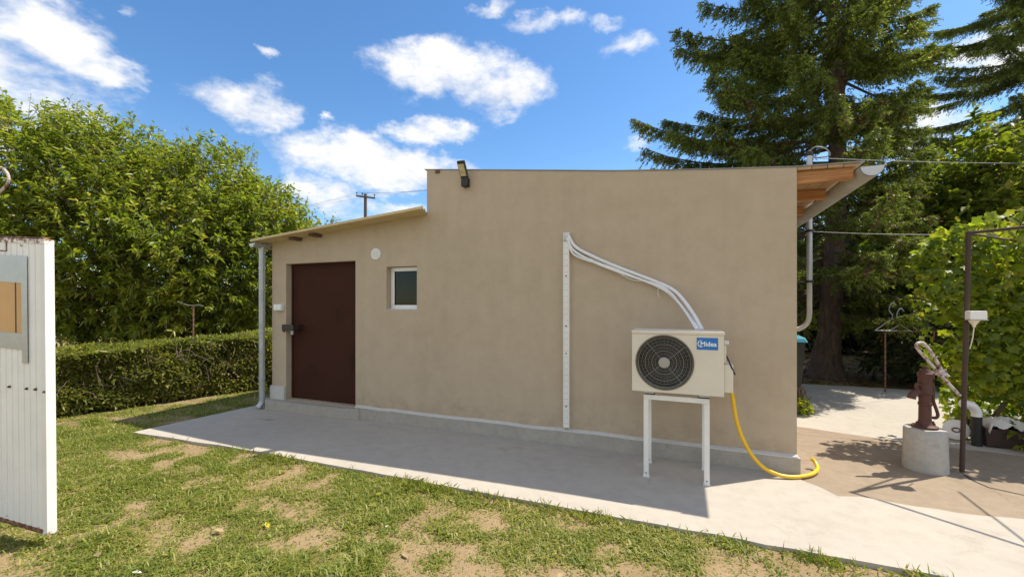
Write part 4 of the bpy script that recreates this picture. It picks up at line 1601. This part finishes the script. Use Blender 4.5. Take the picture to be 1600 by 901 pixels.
# ------------------------------------------------------------------ trees and shrubs behind the yard (right)
RT = [('garden_tree', 'light green leafy tree above the vine', 1545, 240, 8.8, 1.5, 1.4, 1100, 'leaf_back', 91),
      ('garden_tree', 'yellowish green tree between the spruces', 1462, 300, 9.6, 1.1, 1.1, 800, 'leaf_back', 92),
      ('garden_tree', 'pale green tree beyond the right end of the vine', 1665, 240, 9.4, 1.6, 1.5, 900, 'leaf_back', 93),
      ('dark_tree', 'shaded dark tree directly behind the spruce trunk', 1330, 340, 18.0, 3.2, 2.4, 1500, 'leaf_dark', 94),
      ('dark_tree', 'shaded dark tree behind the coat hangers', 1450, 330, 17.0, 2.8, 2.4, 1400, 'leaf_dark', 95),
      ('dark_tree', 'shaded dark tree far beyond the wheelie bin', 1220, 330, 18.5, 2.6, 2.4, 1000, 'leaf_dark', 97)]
for nm, lab, px, top, dep, rx, ry, ntw, mt_, sdd in RT:
    g, c, rr = tree_at(px, top, dep, rx, ry)
    broad_tree(nm, lab, 'tree', g, c, rr, ntw, 13, .19, .085, mt_, sdd, .09, 14, 'trees behind the yard')


def shrub(name, label, base, radii, n_tw, mat, seed, L=.09, W=.05, per=10, cz=None, group=None):
    base = np.array(base, float)
    radii = np.array(radii, float)
    c = base + UP * (radii[2] * .85 if cz is None else cz)
    return broad_tree(name, label, 'shrub', base, c, radii, n_tw, per, L, W, mat, seed, .02, 0, group)


p = gp(1428, 606)
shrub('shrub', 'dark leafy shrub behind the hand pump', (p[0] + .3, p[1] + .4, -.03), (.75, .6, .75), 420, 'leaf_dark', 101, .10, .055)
p = gp(1250, 646)
shrub('small_plant', 'tiny green plant at the foot of the wheelie bin', (p[0] + .02, p[1], -.01), (.10, .10, .11), 60, 'leaf_vine', 102, .05, .03, 8)
p = gp(1590, 700)
shrub('small_plant', 'low green and reddish plant beside the brown pot', (p[0] + .25, p[1] - .1, -.01), (.28, .22, .20), 110, 'leaf_vine', 103, .06, .035, 8)

# ------------------------------------------------------------------ grape vine on its pergola
LOBES = []
for k in range(5):
    a = math.radians(90 + (k - 2) * 62)
    LOBES += [(math.cos(a - .30) * .44, math.sin(a - .30) * .44 + .06), (math.cos(a) * (.56 if k != 2 else .64), math.sin(a) * (.56 if k != 2 else .64) + .05)]
    if k < 4:
        LOBES += [(math.cos(a + .50) * .36, math.sin(a + .50) * .36 + .06)]
LOBES = np.array([(0.0, -.22)] + LOBES + [(-.12, -.30)])
nlb = len(LOBES)


def vine_leaf_verts(P, D, Nn, S_):
    """lobed leaves with a shallow cup: centre fan"""
    S = nrm(np.cross(D, Nn)); Nn = nrm(np.cross(S, D))
    c = P[:, None, :]
    rim_ = c + S_[:, None, None] * (S[:, None, :] * LOBES[None, :, :1] + D[:, None, :] * LOBES[None, :, 1:] - Nn[:, None, :] * (np.linalg.norm(LOBES, axis=1) ** 2 * .35)[None, :, None])
    v = np.concatenate([c, rim_], 1)
    n = len(P)
    o = np.arange(n)[:, None] * (nlb + 1)
    f = np.concatenate([o + np.array([[0, 1 + k, 1 + (k + 1) % nlb]]) for k in range(nlb)], 0)
    return v.reshape(-1, 3), f


post = thing('pergola_post', 'thin brown metal pergola post with top rails beside the well ring', 'post', (2.345, 5.045, 0))
pt0, pt1 = np.array([2.345, 5.045, -.01]), np.array([2.393, 5.045, 2.149])
MB().tube([pt0, pt1], .0185, 10).build('upright', M['post'], post, smooth=True)
a1 = nrm(np.array([.645, -.512, 0]))
MB().tube([pt1 - a1 * .02 - UP * .01, pt1 + a1 * 2.6 - UP * .01], .013, 8).build('rail', M['post'], post, smooth=True)
MB().tube([pt1 - UP * .015, pt1 + np.array([1.35, 1.45, -.02])], .011, 8).build('rail', M['post'], post, smooth=True)
MB().tube([np.array([3.19, 5.38, 2.135]), np.array([3.10, 4.0, 2.15])], .009, 8).build('cross_rod', M['post'], post, smooth=True)
pq = yp(1518, 492, 5.045)
jb = thing('junction_box', 'white outdoor socket box strapped to the brown pergola post', 'socket', (float(pq[0]), 5.0, float(pq[2])))
jx, jz = float(pq[0]), float(pq[2])
MB().box(jx - .055, jx + .058, 4.945, 5.030, jz - .038, jz + .038).build('case', M['white'], jb, bevel=.007)
MB().box(jx - .058, jx + .066, 4.942, 5.032, jz - .044, jz - .0385).build('lid_lip', M['galv'], jb, bevel=.001)
MB().lathe([(.010, -.105), (.014, -.085), (.034, -.055), (.040, -.045)], (jx - .012, 4.985, jz), n=16).build('socket_cup', M['cream'], jb, smooth=True)
MB().tube(smooth_path([(jx - .012, 4.985, jz - .10), (jx - .016, 4.995, jz - .20), (jx - .022, 5.022, jz - .30)], 5), .0045, 6).build('cable', M['cream'], jb, smooth=True)


def vine():
    r = rng(111)
    T = thing('grape_vine', 'dense green grape vine covering the pergola behind the post', 'vine', (3.0, 6.2, 0))
    n = 13000
    # a thick leafy screen: x along the screen, y its depth, z height, with a bulging lumpy outline
    x = r.uniform(2.1, 5.2, n)
    z = r.uniform(0, 1, n) * 2.45
    fy = r.uniform(0, 1, n)
    # left outline: bulges out at head height, pulled in low down
    left = np.interp(z, [0, .35, .63, .9, 1.32, 1.6, 1.9, 2.2, 2.45], [2.98, 2.88, 2.78, 2.66, 2.56, 2.40, 2.36, 2.5, 2.85])
    lum = fbm(np.stack([x * 1.5, z * 1.5, fy], 1), 112, 3) - .5
    left = left + lum * .42
    topz = 2.30 + .22 * np.clip((x - 2.5) / .8, 0, 1) + .28 * (fbm(np.stack([x * 2.1, fy * 2, 0 * x], 1), 113, 2) - .5)
    front_ = np.interp(z, [0, .3, .65, 1.4, 2.0, 2.4], [6.40, 6.26, 5.98, 5.85, 5.78, 5.95]) - lum * .5 + .14 * np.clip(x - 3.2, 0, 2)
    depth_ = np.interp(z, [0, .5, 2.0, 2.4], [.28, .40, .62, .8])
    y = front_ + depth_ * fy ** 1.5
    low = z < .55
    keep = (x > left) & (z < topz) & (fbm(np.stack([x, y, z], 1) * 2.6, 115, 2) > .33)
    P = np.stack([x, y, z + .02], 1)[keep]
    n = len(P)
    out = np.stack([r.normal(-.1, .55, n), r.normal(-.45, .5, n), r.normal(.75, .35, n)], 1)
    Nn = nrm(out)
    D = nrm(np.cross(Nn, r.normal(size=(n, 3))) + np.array([0, 0, -.75]))
    S_ = .088 * r.uniform(.55, 1.25, n)
    # nearest 300 leaves are leaves of their own, the rest one mass
    dist = np.linalg.norm(P - np.array([0, 0, CAMH]), axis=1) - S_ * 4
    lat = P @ np.append(Rv, 0) / (P @ np.append(Fv, 0))
    dist = np.where(lat > 1.2, dist + 50, dist)
    order = np.argsort(dist)
    near, rest = order[:300], order[300:]
    v, f = vine_leaf_verts(P[rest], D[rest], Nn[rest], S_[rest])
    link('foliage', np_mesh('foliage', v, f), M['leaf_vine'], T, kind='stuff')
    proto = []
    for k in range(6):
        v, f = vine_leaf_verts(np.zeros((1, 3)), np.array([[0, 1., 0]]), np.array([[0, 0, 1.]]), np.array([1.0]))
        rr = rng(200 + k)
        v = v + rr.normal(0, .022, v.shape)
        me_ = np_mesh('leaf', v, f)
        me_.materials.append(M['leaf_vine_single'][k % 3])
        proto.append(me_)
    inv = Matrix.Translation(-Vector(T.location))
    for j, i in enumerate(near):
        o = bpy.data.objects.new('leaf', proto[j % 6])
        Z = nrm(Nn[i]); Xa = nrm(np.cross(D[i], Z)); Ya = np.cross(Z, Xa)
        mw = Matrix(((Xa[0], Ya[0], Z[0], 0), (Xa[1], Ya[1], Z[1], 0), (Xa[2], Ya[2], Z[2], 0), (0, 0, 0, 1))) @ Matrix.Scale(float(S_[i]), 4)
        mw.translation = Vector(P[i])
        COL.objects.link(o)
        o.parent = T
        o.matrix_parent_inverse = inv
        o.matrix_basis = mw
    b = MB()
    for k in range(7):
        x0 = 2.95 + .32 * k
        p = np.array([x0, 6.22 + r.normal(0, .06), -.03])
        tp = np.array([x0 + r.normal(-.1, .15), 6.3 + r.normal(0, .1), 2.1])
        pts = limb(b, p, tp, .026, .012, r, .06, 8)
        for j in range(5):
            s0 = pts[r.integers(2, 8)]
            limb(b, s0, s0 + np.array([r.normal(-.1, .4), r.normal(-.2, .25), r.normal(.1, .3)]), .008, .003, r, .15, 5)
    b.build('vine_stems', M['bark'], T, smooth=True, fix=False, kind='stuff')
    tv = MB()
    for k in range(26):      # tendril shoots that break the outline
        i = r.integers(0, n)
        if P[i][2] < 1.8: continue
        p = P[i]
        tv.tube(smooth_path([p, p + np.array([r.normal(-.05, .08), r.normal(-.05, .06), .14]), p + np.array([r.normal(-.12, .1), r.normal(-.1, .08), .22])], 4), .003, 4, False)
    if tv.v:
        tv.build('tendrils', M['twig'], T, fix=False, kind='stuff')


M['leaf_vine_single'] = [plain('vine_leaf_%s' % nm, c, .45, 0, .18, 2.5, .2, 12) for nm, c in (('green', (.195, .265, .024)), ('light', (.31, .34, .035)), ('deep', (.135, .195, .018)))]
for m_ in M['leaf_vine_single']:
    nt = m_.node_tree
    pb_ = nt.nodes['Principled BSDF']
    tr = add(nt, 'ShaderNodeBsdfTranslucent')
    src = pb_.inputs['Base Color'].links[0].from_socket
    nt.links.new(mixc(nt, 1.0, src, (1.25, 1.3, .6), 'MULTIPLY'), tr.inputs['Color'])
    mx = add(nt, 'ShaderNodeMixShader')
    mx.inputs[0].default_value = .55
    nt.links.new(pb_.outputs[0], mx.inputs[1])
    nt.links.new(tr.outputs[0], mx.inputs[2])
    nt.links.new(mx.outputs[0], nt.nodes['Material Output'].inputs['Surface'])
vine()

# ------------------------------------------------------------------ well ring and hand pump
RX, RY, RR = 2.073, 5.01, .153
wr = thing('well_ring', 'squat pale concrete well ring carrying the red hand pump', 'well ring', (RX, RY, 0))
MB().lathe([(RR + .006, -.02), (RR + .004, .05), (RR, .20), (RR - .003, .352), (RR - .014, .366), (.02, .372)], (RX, RY, 0), n=40).build('ring', M['ring'], wr, smooth=True)
pmp = thing('hand_pump', 'dark red cast iron hand pump with a long worn lever', 'hand pump', (RX, RY, .37))
zb = .372
b = MB()
b.lathe([(.092, 0), (.092, .016), (.070, .022), (.052, .04), (.046, .07), (.044, .20), (.050, .205), (.050, .225), (.044, .23), (.046, .30), (.056, .31), (.056, .335), (.050, .345), (.050, .46), (.056, .47), (.056, .495), (.044, .505), (.036, .53), (.016, .535), (.016, .56)], (RX, RY, zb), n=28)
b.build('body', M['pump'], pmp, smooth=True)
rdir = np.append(Rv, 0.0)
Cc = np.array([RX, RY, zb])
MB().tube(smooth_path([Cc - rdir * .04 + UP * .315, Cc - rdir * .085 + UP * .325, Cc - rdir * .115 + UP * .30, Cc - rdir * .125 + UP * .262], 5), [.026] * 5 + [.027] * 5 + [.031] * 6, 14).build('spout', M['pump'], pmp, smooth=True)
MB().tube(smooth_path([Cc - rdir * .045 + UP * .39, Cc - rdir * .075 + UP * .395, Cc - rdir * .078 + UP * .36, Cc - rdir * .06 + UP * .335], 4), .015, 10).build('spout_hook', M['pump'], pmp, smooth=True)
for sx in (-1, 1):
    p = Cc + rdir * sx * .074
    MB().lathe([(.018, .010), (.018, .030), (.010, .034), (.010, .046), (.004, .05)], tuple(p + UP * .006), n=8).build('base_bolt', M['pump'], pmp)
MB().tube(smooth_path([Cc + rdir * .04 + UP * .44, Cc + rdir * .075 + UP * .36, Cc + rdir * .075 + UP * .25, Cc + rdir * .105 + UP * .16, Cc + rdir * .118 + UP * .11, Cc + rdir * .10 + UP * .085, Cc + rdir * .075 + UP * .088], 5), .013, 10).build('curved_rod', M['pump'], pmp, smooth=True)
lv = [(1500, 618), (1470, 586), (1450, 563), (1434, 545), (1432, 538), (1438, 535), (1445, 538), (1456, 552), (1472, 578), (1482, 588)]
MB().tube(smooth_path([yp(a, b_, 5.03 + (.0 if i < 5 else .02)) for i, (a, b_) in enumerate(lv)], 6), .0135, 10).build('lever', M['lever'], pmp, smooth=True)
b = MB()
pv_ = yp(1467, 583, 5.04)
b.hexa([pv_ + np.array([sx * .030 + .02, sy * .016, sz * .030 + (.012 if sx > 0 else 0)]) for sz in (-1, 1) for sx, sy in ((-1, -1), (1, -1), (1, 1), (-1, 1))])
b.tube([Cc + UP * .52, pv_ + np.array([.0, 0, -.01])], .014, 8)
b.build('lever_bracket', M['lever'], pmp, bevel=.004)
MB().tube([Cc + UP * .54 + rdir * .012 + np.array([.0, 0, 0]) + .018 * (math.cos(t_) * rdir + math.sin(t_) * UP) for t_ in np.linspace(0, 2 * math.pi, 17)], .0045, 6, False).build('top_eye', M['rust'], pmp)

# ------------------------------------------------------------------ bits by the vine: reel, elbow pipe, pot
c = gp(1494, 686)
c[2] = .115
rl = thing('plate', 'white round enamel lid leaning at the foot of the vine', 'lid', (c[0], c[1], 0))
nv = nrm(np.array([-c[0] * .9, -c[1], .35]))
b = MB()
s1 = nrm(np.cross(nv, UP)); s2 = np.cross(s1, nv)
if s2[2] < 0: s2 = -s2
cc = np.array([c[0], c[1], .108])
for (rr_, tt) in ((0, 0), (1, 1)):
    pass
ringpts = lambda R_, t_: [cc + R_ * (math.cos(2 * math.pi * k / 24) * s1 + math.sin(2 * math.pi * k / 24) * s2) + nv * t_ for k in range(24)]
rings = [(.110, -.008), (.110, .006), (.098, .012), (.05, .016), (.001, .017)]
vs_ = sum([ringpts(R_, t_) for R_, t_ in rings], [])
b.add(vs_, [(i * 24 + k, i * 24 + (k + 1) % 24, (i + 1) * 24 + (k + 1) % 24, (i + 1) * 24 + k) for i in range(len(rings) - 1) for k in range(24)] + [tuple(range(23, -1, -1))])
b.build('disc', M['white'], rl, smooth=True)
MB().tube([cc + nv * .02 + .032 * (math.cos(t_) * s1 + .7 * math.sin(t_) * s2) for t_ in np.linspace(0, 2 * math.pi, 17)], .007, 8, False).build('handle', M['rust'], rl, smooth=True)

e0 = at(1526, 660, 4.52)
el_ = thing('elbow_pipe', 'white plastic elbow on a dark upright pipe in the vine', 'pipe', (e0[0], e0[1], 0))
ez = float(at(1528, 650, 4.52)[2])
MB().tube([(e0[0], e0[1], -.01), (e0[0], e0[1], ez)], .043, 16).build('upright_pipe', M['dark'], el_, smooth=True)
dl = -np.append(Rv, 0)
pe = np.array([e0[0], e0[1], ez])
MB().tube(smooth_path([pe - UP * .0, pe + UP * .05 + dl * .005, pe + UP * .105 + dl * .045, pe + UP * .13 + dl * .105, pe + UP * .135 + dl * .15], 5), .044, 16).build('elbow', M['white'], el_, smooth=True)

pc = gp(1572, 700)
po = thing('planter', 'dark brown planter holding pale folded sacking by the vine', 'planter', (pc[0], pc[1], 0))
hw = .12
b = MB()
b.hexa([(pc[0] + sx * (.85 if i == 0 else 1) * .16, pc[1] + sy * (.85 if i == 0 else 1) * .12 + .12, .0 if i == 0 else .19) for i in (0, 1) for sx, sy in ((-1, -1), (1, -1), (1, 1), (-1, 1))])
b.build('box', M['pot'], po, bevel=.008)
r = rng(131)
sck = MB()
nxs, nys = 15, 11
vv = []
for j in range(nys):
    for i in range(nxs):
        u_, v_ = i / (nxs - 1) - .5, j / (nys - 1) - .5
        zz = .215 + .07 * math.cos(u_ * 3) * math.cos(v_ * 3) + .028 * math.sin(u_ * 17 + v_ * 9) + r.normal(0, .006) - (.06 if abs(u_) > .45 else 0)
        vv.append((pc[0] + .05 + u_ * .38, pc[1] + .12 + v_ * .28, zz))
sck.add(vv, [(j * nxs + i, j * nxs + i + 1, (j + 1) * nxs + i + 1, (j + 1) * nxs + i) for j in range(nys - 1) for i in range(nxs - 1)])
sk = sck.build('sacking', M['cloth'], None, smooth=True, fix=False)
mdf = sk.modifiers.new('thick', 'SOLIDIFY'); mdf.thickness = .008
set_props(sk, 'crumpled pale sacking lying on top of the dark planter', 'cloth')

# ------------------------------------------------------------------ wheelie bin behind the corner
bx0 = gp(1262, 632)
bw = thing('wheelie_bin', 'dark wheelie bin with a blue lid beside the rear wall corner', 'bin', (1.40, bx0[1], 0))
b0, b1 = 1.17, 1.70
yb0, yb1 = bx0[1] - .10, bx0[1] + .50
b = MB()
b.hexa([(b0 + .05, yb0 + .05, .03), (b1 - .06, yb0 + .05, .03), (b1 - .06, yb1 - .06, .03), (b0 + .05, yb1 - .06, .03), (b0, yb0, .93), (b1, yb0, .93), (b1, yb1, .93), (b0, yb1, .93)])
b.build('body', M['bin'], bw, bevel=.02)
b = MB()
b.hexa([(b0 - .02, yb0 - .03, .932), (b1 + .03, yb0 - .03, .932), (b1 + .03, yb1 + .02, .932), (b0 - .02, yb1 + .02, .932), (b0, yb0 + .01, 1.00), (b1, yb0 + .01, 1.00), (b1, yb1, 1.03), (b0, yb1, 1.03)])
b.build('lid', M['bin_lid'], bw, bevel=.015)
for x in (b0 + .06, b1 - .07):
    MB().lathe([(.10, -.025), (.10, .025)], (x, yb1 - .02, .10), 'x', 20).build('wheel', M['dark'], bw, smooth=True)
MB().tube([(b0 + .06, yb1 + .03, .99), (b1 - .06, yb1 + .03, .99)], .014, 8).build('handle', M['dark'], bw)

# ------------------------------------------------------------------ shaded garden behind: clothes rail with hangers, posts
d_h = 7.3
rail_a, rail_b = at(1383, 517, d_h), at(1432, 517, d_h)
zr = float(rail_a[2])
ck = thing('clothes_rail', 'thin rusty clothes rail on two posts in the shade', 'clothes rail', (rail_a[0], rail_a[1], -.03))
MB().tube([rail_a - np.append(Rv, 0) * .05, rail_b + np.append(Rv, 0) * .35], .010, 8).build('bar', M['rust'], ck)
for p in (rail_a, rail_b + np.append(Rv, 0) * .30):
    MB().tube([(p[0], p[1], -.04), (p[0], p[1], zr)], .014, 8).build('post', M['rust'], ck)


def hanger(cx_, yb, size, lab):
    c0 = at(cx_, yb, d_h - .02)
    R3 = np.append(Rv, 0)
    T = thing('wire_hanger', lab, 'hanger', tuple(c0))
    l_, h_ = size
    MB().tube([c0 - R3 * l_, c0 + R3 * l_, c0 + UP * h_, c0 - R3 * l_], .007, 6).build('frame', M['galv'], T)
    MB().tube(smooth_path([c0 + UP * h_, c0 + UP * (h_ + .07) - R3 * .0, c0 + UP * (h_ + .15) - R3 * .055, c0 + UP * (h_ + .24) - R3 * .03, c0 + UP * (h_ + .28) + R3 * .02, c0 + UP * (h_ + .23) + R3 * .07], 5), .007, 6).build('hook', M['galv'], T)


hanger(1394, 516, (.30, .20), 'white wire clothes hanger standing tall on the shaded rail')
hanger(1406, 517, (.20, .11), 'smaller white wire clothes hanger overlapping the tall one')
for i, (px, pt_, pbm, dd, rr_, lab) in enumerate(((1363, 487, 585, 12.5, .055, 'pale square timber post in the shade beyond the spruce trunk'), (1376, 470, 575, 13.0, .10, 'slender dark tree stump post next to the pale timber post'))):
    p = at(px, pbm, dd)
    tpz = float(at(px, pt_, dd)[2])
    b = MB()
    if i == 0:
        b.box(p[0] - rr_, p[0] + rr_, p[1] - rr_, p[1] + rr_, -.05, tpz)
    else:
        b.tube([(p[0], p[1], -.05), (p[0] + .03, p[1], tpz * .5), (p[0], p[1], tpz)], [rr_ * 1.2, rr_, rr_ * .9], 10)
    o = b.build('garden_post', M['board'] if i == 0 else M['spruce_bark'], None)
    set_props(o, lab, 'post')
pa, pb_ = at(1330, 495, 13), at(1352, 560, 13)
o = MB().tube([pa, pb_ + np.array([0, 0, -.4])], .05, 8).build('leaning_pole', M['twig'], None)
set_props(o, 'thin pole leaning diagonally in the shade behind the spruce', 'pole')
o['label'] = 'thin pole leaning diagonally in the shade behind the spruce'

BS = [(-.6, 16.2, 1.5, 3.0), (1.7, 17.0, 1.6, 2.7), (4.1, 16.2, 1.6, 3.2), (6.6, 17.2, 1.7, 2.9), (9.2, 16.0, 1.8, 3.3), (12.0, 15.4, 1.9, 3.4), (15.0, 14.0, 2.0, 3.4)]
for k, (x, y, rr_, hh) in enumerate(BS):
    where = ('hidden mostly by the outbuilding', 'seen past the wheelie bin', 'right of the spruce trunk', 'behind the clothes rail', 'behind the left part of the vine', 'behind the right part of the vine', 'at the far end of the garden')[k]
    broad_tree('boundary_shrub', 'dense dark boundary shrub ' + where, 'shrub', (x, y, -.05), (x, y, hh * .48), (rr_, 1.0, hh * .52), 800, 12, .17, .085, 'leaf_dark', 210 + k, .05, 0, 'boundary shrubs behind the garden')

# leaf litter under the spruce
r = rng(141)
n = 5200
x = r.uniform(.5, 8.5, n); y = 9.7 + r.uniform(0, 1, n) ** 1.3 * 7
P = np.stack([x, y, np.full(n, -.028) + r.uniform(0, .02, n)], 1)
D = nrm(np.stack([r.normal(size=n), r.normal(size=n), r.normal(0, .15, n)], 1))
v, f = leaves(P, D, nrm(UP + r.normal(0, .25, (n, 3))), .10 * r.uniform(.5, 1.3, n), .05 * r.uniform(.6, 1.3, n), .2, 0)
link('leaf_litter', np_mesh('leaf_litter', v, f), M['litter'], kind='stuff', label='brown fallen leaves covering the shaded ground under the spruce', cat='leaf litter')

# ------------------------------------------------------------------ lawn
def grass(n, seed, region, h, name, mat, flat=False, wid=.0036, thresh=.10, nearpow=0.0):
    r = rng(seed)
    x0, x1, y0, y1 = region
    x, y = r.uniform(x0, x1, n), r.uniform(y0, y1, n)
    # only where the camera may look
    dep = x * Fv[0] + y * Fv[1]
    lat = x * Rv[0] + y * Rv[1]
    c = cover(x, y)
    ins_ = (dep > 1.9) & (np.abs(lat / np.maximum(dep, .1)) < 1.45)
    edge = np.interp(x, [-5.975, -4.04, -.268, 7], [2.945, 3.035, 3.048, 3.06])
    onslab = (y > edge - .006) & (x > np.interp(y, [2.9, 4.5], [-5.985, -5.87])) & (x < 9)
    ins_ &= ~onslab
    ins_ &= (r.uniform(0, 1, n) < np.interp(dep, [2.0, 4.5, 9], [1.0, .85, .55]))
    if flat:
        ins_ &= r.uniform(0, 1, n) < (.45 + .55 * (1 - np.abs(c - .35)))
    else:
        tuft = fbm(np.stack([x * 9, y * 9, 0 * x], 1), seed + 9, 2)
        ins_ &= np.maximum(c * 1.05 + (tuft - .5) * .8 - thresh, .085) > r.uniform(0, .8, n)
    x, y, c = x[ins_], y[ins_], c[ins_]
    n = len(x)
    z = -.030 + .014 * (fbm(np.stack([x * 1.7, y * 1.7, 0 * x], -1), 5, 3) - .5) - .004
    P = np.stack([x, y, z], 1)
    az = r.uniform(0, 2 * math.pi, n)
    hh = h * r.uniform(.35, 1.15, n) ** 1.3 * (.55 + .65 * c) * np.where(r.uniform(0, 1, n) < .06, 1.9, 1)
    if not flat:
        hh = hh * (1 + .9 * np.clip(fbm(np.stack([x * 2.3, y * 2.3, 0 * x], 1), 17, 2) - .55, 0, 1) * 4)
    lean = r.uniform(.25, 1.25, n) if not flat else r.uniform(3, 9, n)
    dirh = np.stack([np.cos(az), np.sin(az), np.zeros(n)], 1)
    D = nrm(dirh * lean[:, None] + UP)
    S = np.stack([-np.sin(az), np.cos(az), np.zeros(n)], 1)
    w_ = (wid * r.uniform(.6, 1.5, n))[:, None]
    m1 = P + D * (hh * .55)[:, None]
    tip = P + nrm(D + dirh * .8 - UP * (.25 if not flat else 0)) * hh[:, None]
    tip = np.where(flat, P + D * hh[:, None], m1 + (tip - m1))
    v = np.stack([P - S * w_, P + S * w_, m1 + S * w_ * .8, m1 - S * w_ * .8, tip], 1).reshape(-1, 3)
    o = np.arange(n)[:, None] * 5
    f = np.concatenate([o + np.array([[0, 1, 2]]), o + np.array([[0, 2, 3]]), o + np.array([[3, 2, 4]])], 0)
    return link(name, np_mesh(name, v, f), M[mat], kind='stuff')


set_props(grass(420000, 151, (-7.6, 2.6, .6, 3.1), .042, 'lawn_grass', 'grass'), 'short patchy green grass in front of the concrete slab', 'grass')
set_props(grass(90000, 152, (-8.2, -5.8, 2.6, 9.0), .045, 'side_grass', 'grass'), 'short green grass between the hedge and the slab end', 'grass')
set_props(grass(150000, 153, (-7.6, 2.6, .6, 3.1), .055, 'dry_grass', 'straw', True, .0026), 'dry straw coloured grass lying flat on the bare lawn', 'grass')
# longer tufts that overhang the slab edge
def tufts():
    r = rng(161)
    P, D_, H_ = [], [], []
    for cxp in list(np.sort(r.uniform(-5.6, 2.4, 30))):
        k = r.integers(15, 90)
        yy = float(np.interp(cxp, [-5.975, -4.04, -.268, 7], [2.945, 3.035, 3.048, 3.06]))
        xx = cxp + r.normal(0, .10, k); y_ = yy - .012 - np.abs(r.normal(0, .07, k))
        P.append(np.stack([xx, y_, np.full(k, -.035)], 1))
    P = np.concatenate(P)
    n = len(P)
    D = nrm(np.stack([r.normal(0, .55, n), r.normal(.08, .5, n), np.ones(n)], 1))
    v, f = leaves(P, D, nrm(r.normal(size=(n, 3)) + .01), .095 * r.uniform(.5, 1.4, n), .008 * r.uniform(.6, 1.3, n), .1, .25)
    o = link('edge_grass', np_mesh('edge_grass', v, f), M['grass'], kind='stuff')
    set_props(o, 'longer green grass tufts leaning over the concrete slab edge', 'grass')


tufts()


def weeds():
    """low broad leaved plants scattered through the turf"""
    r = rng(171)
    n0 = 520
    x, y = r.uniform(-6.2, 1.8, n0), r.uniform(.9, 2.98, n0)
    k = cover(x, y) > .5
    x, y = x[k], y[k]
    P, D = [], []
    for a, b_ in zip(x, y):
        m = r.integers(5, 10)
        az = r.uniform(0, 2 * math.pi, m)
        P.append(np.stack([np.full(m, a), np.full(m, b_), np.full(m, -.03)], 1))
        D.append(np.stack([np.cos(az), np.sin(az), r.uniform(.2, .9, m)], 1))
    P, D = np.concatenate(P), nrm(np.concatenate(D))
    n = len(P)
    v, f = leaves(P, D, np.tile(UP, (n, 1)) + r.normal(0, .2, (n, 3)), .055 * r.uniform(.6, 1.4, n), .016 * r.uniform(.7, 1.4, n), .15, .2)
    o = link('lawn_weeds', np_mesh('lawn_weeds', v, f), M['grass'], kind='stuff')
    set_props(o, 'low broad leaved weeds scattered through the lawn grass', 'weeds')


weeds()
# fallen leaves and scraps that can be picked out on the lawn
lm, lf = leaves(np.zeros((1, 3)), np.array([[1., 0, 0]]), np.array([[0, 0, 1.]]), np.array([1.0]), np.array([.5]), .16, -.05)
leaf_me = {k: np_mesh('fallen_leaf', lm, lf) for k in ('leaf_yellow', 'paper', 'straw')}
for k in leaf_me:
    leaf_me[k].materials.append(M[k])
spots = [(420, 824, .06, 'leaf_yellow', 'yellow fallen leaf well out on the open lawn', 'yellow leaves on the lawn'), (598, 772, .06, 'leaf_yellow', 'yellow fallen leaf on the lawn close to the slab edge', 'yellow leaves on the lawn'),
         (103, 826, .05, 'paper', 'small pale scrap on the grass near the gate foot', None), (152, 862, .09, 'straw', 'curled dry tan leaf on bare soil near the gate', None),
         (604, 820, .05, 'paper', 'small white petal scrap in the middle of the lawn', None), (206, 893, .06, 'paper', 'whitish scrap at the lawn edge before the gate', None),
         (160, 813, .07, 'straw', 'dry tan leaf on the lawn', 'dry leaves on the lawn'), (350, 830, .07, 'straw', 'dry tan leaf on the lawn', 'dry leaves on the lawn'),
         (630, 862, .07, 'straw', 'dry tan leaf on the lawn', 'dry leaves on the lawn'), (880, 895, .07, 'straw', 'dry tan leaf on the lawn', 'dry leaves on the lawn'), (530, 895, .06, 'straw', 'dry tan leaf on the lawn', 'dry leaves on the lawn')]
r = rng(181)
for px, py, s, mk_, lab, grp in spots:
    g = gp(px, py, -.015)
    o = bpy.data.objects.new('fallen_leaf' if mk_ != 'paper' else 'paper_scrap', leaf_me[mk_])
    o.location = g
    o.scale = (s, s, s)
    o.rotation_euler = (r.normal(0, .25), r.normal(0, .25), r.uniform(0, 6.28))
    COL.objects.link(o)
    set_props(o, lab, 'leaf' if mk_ != 'paper' else 'scrap', grp)
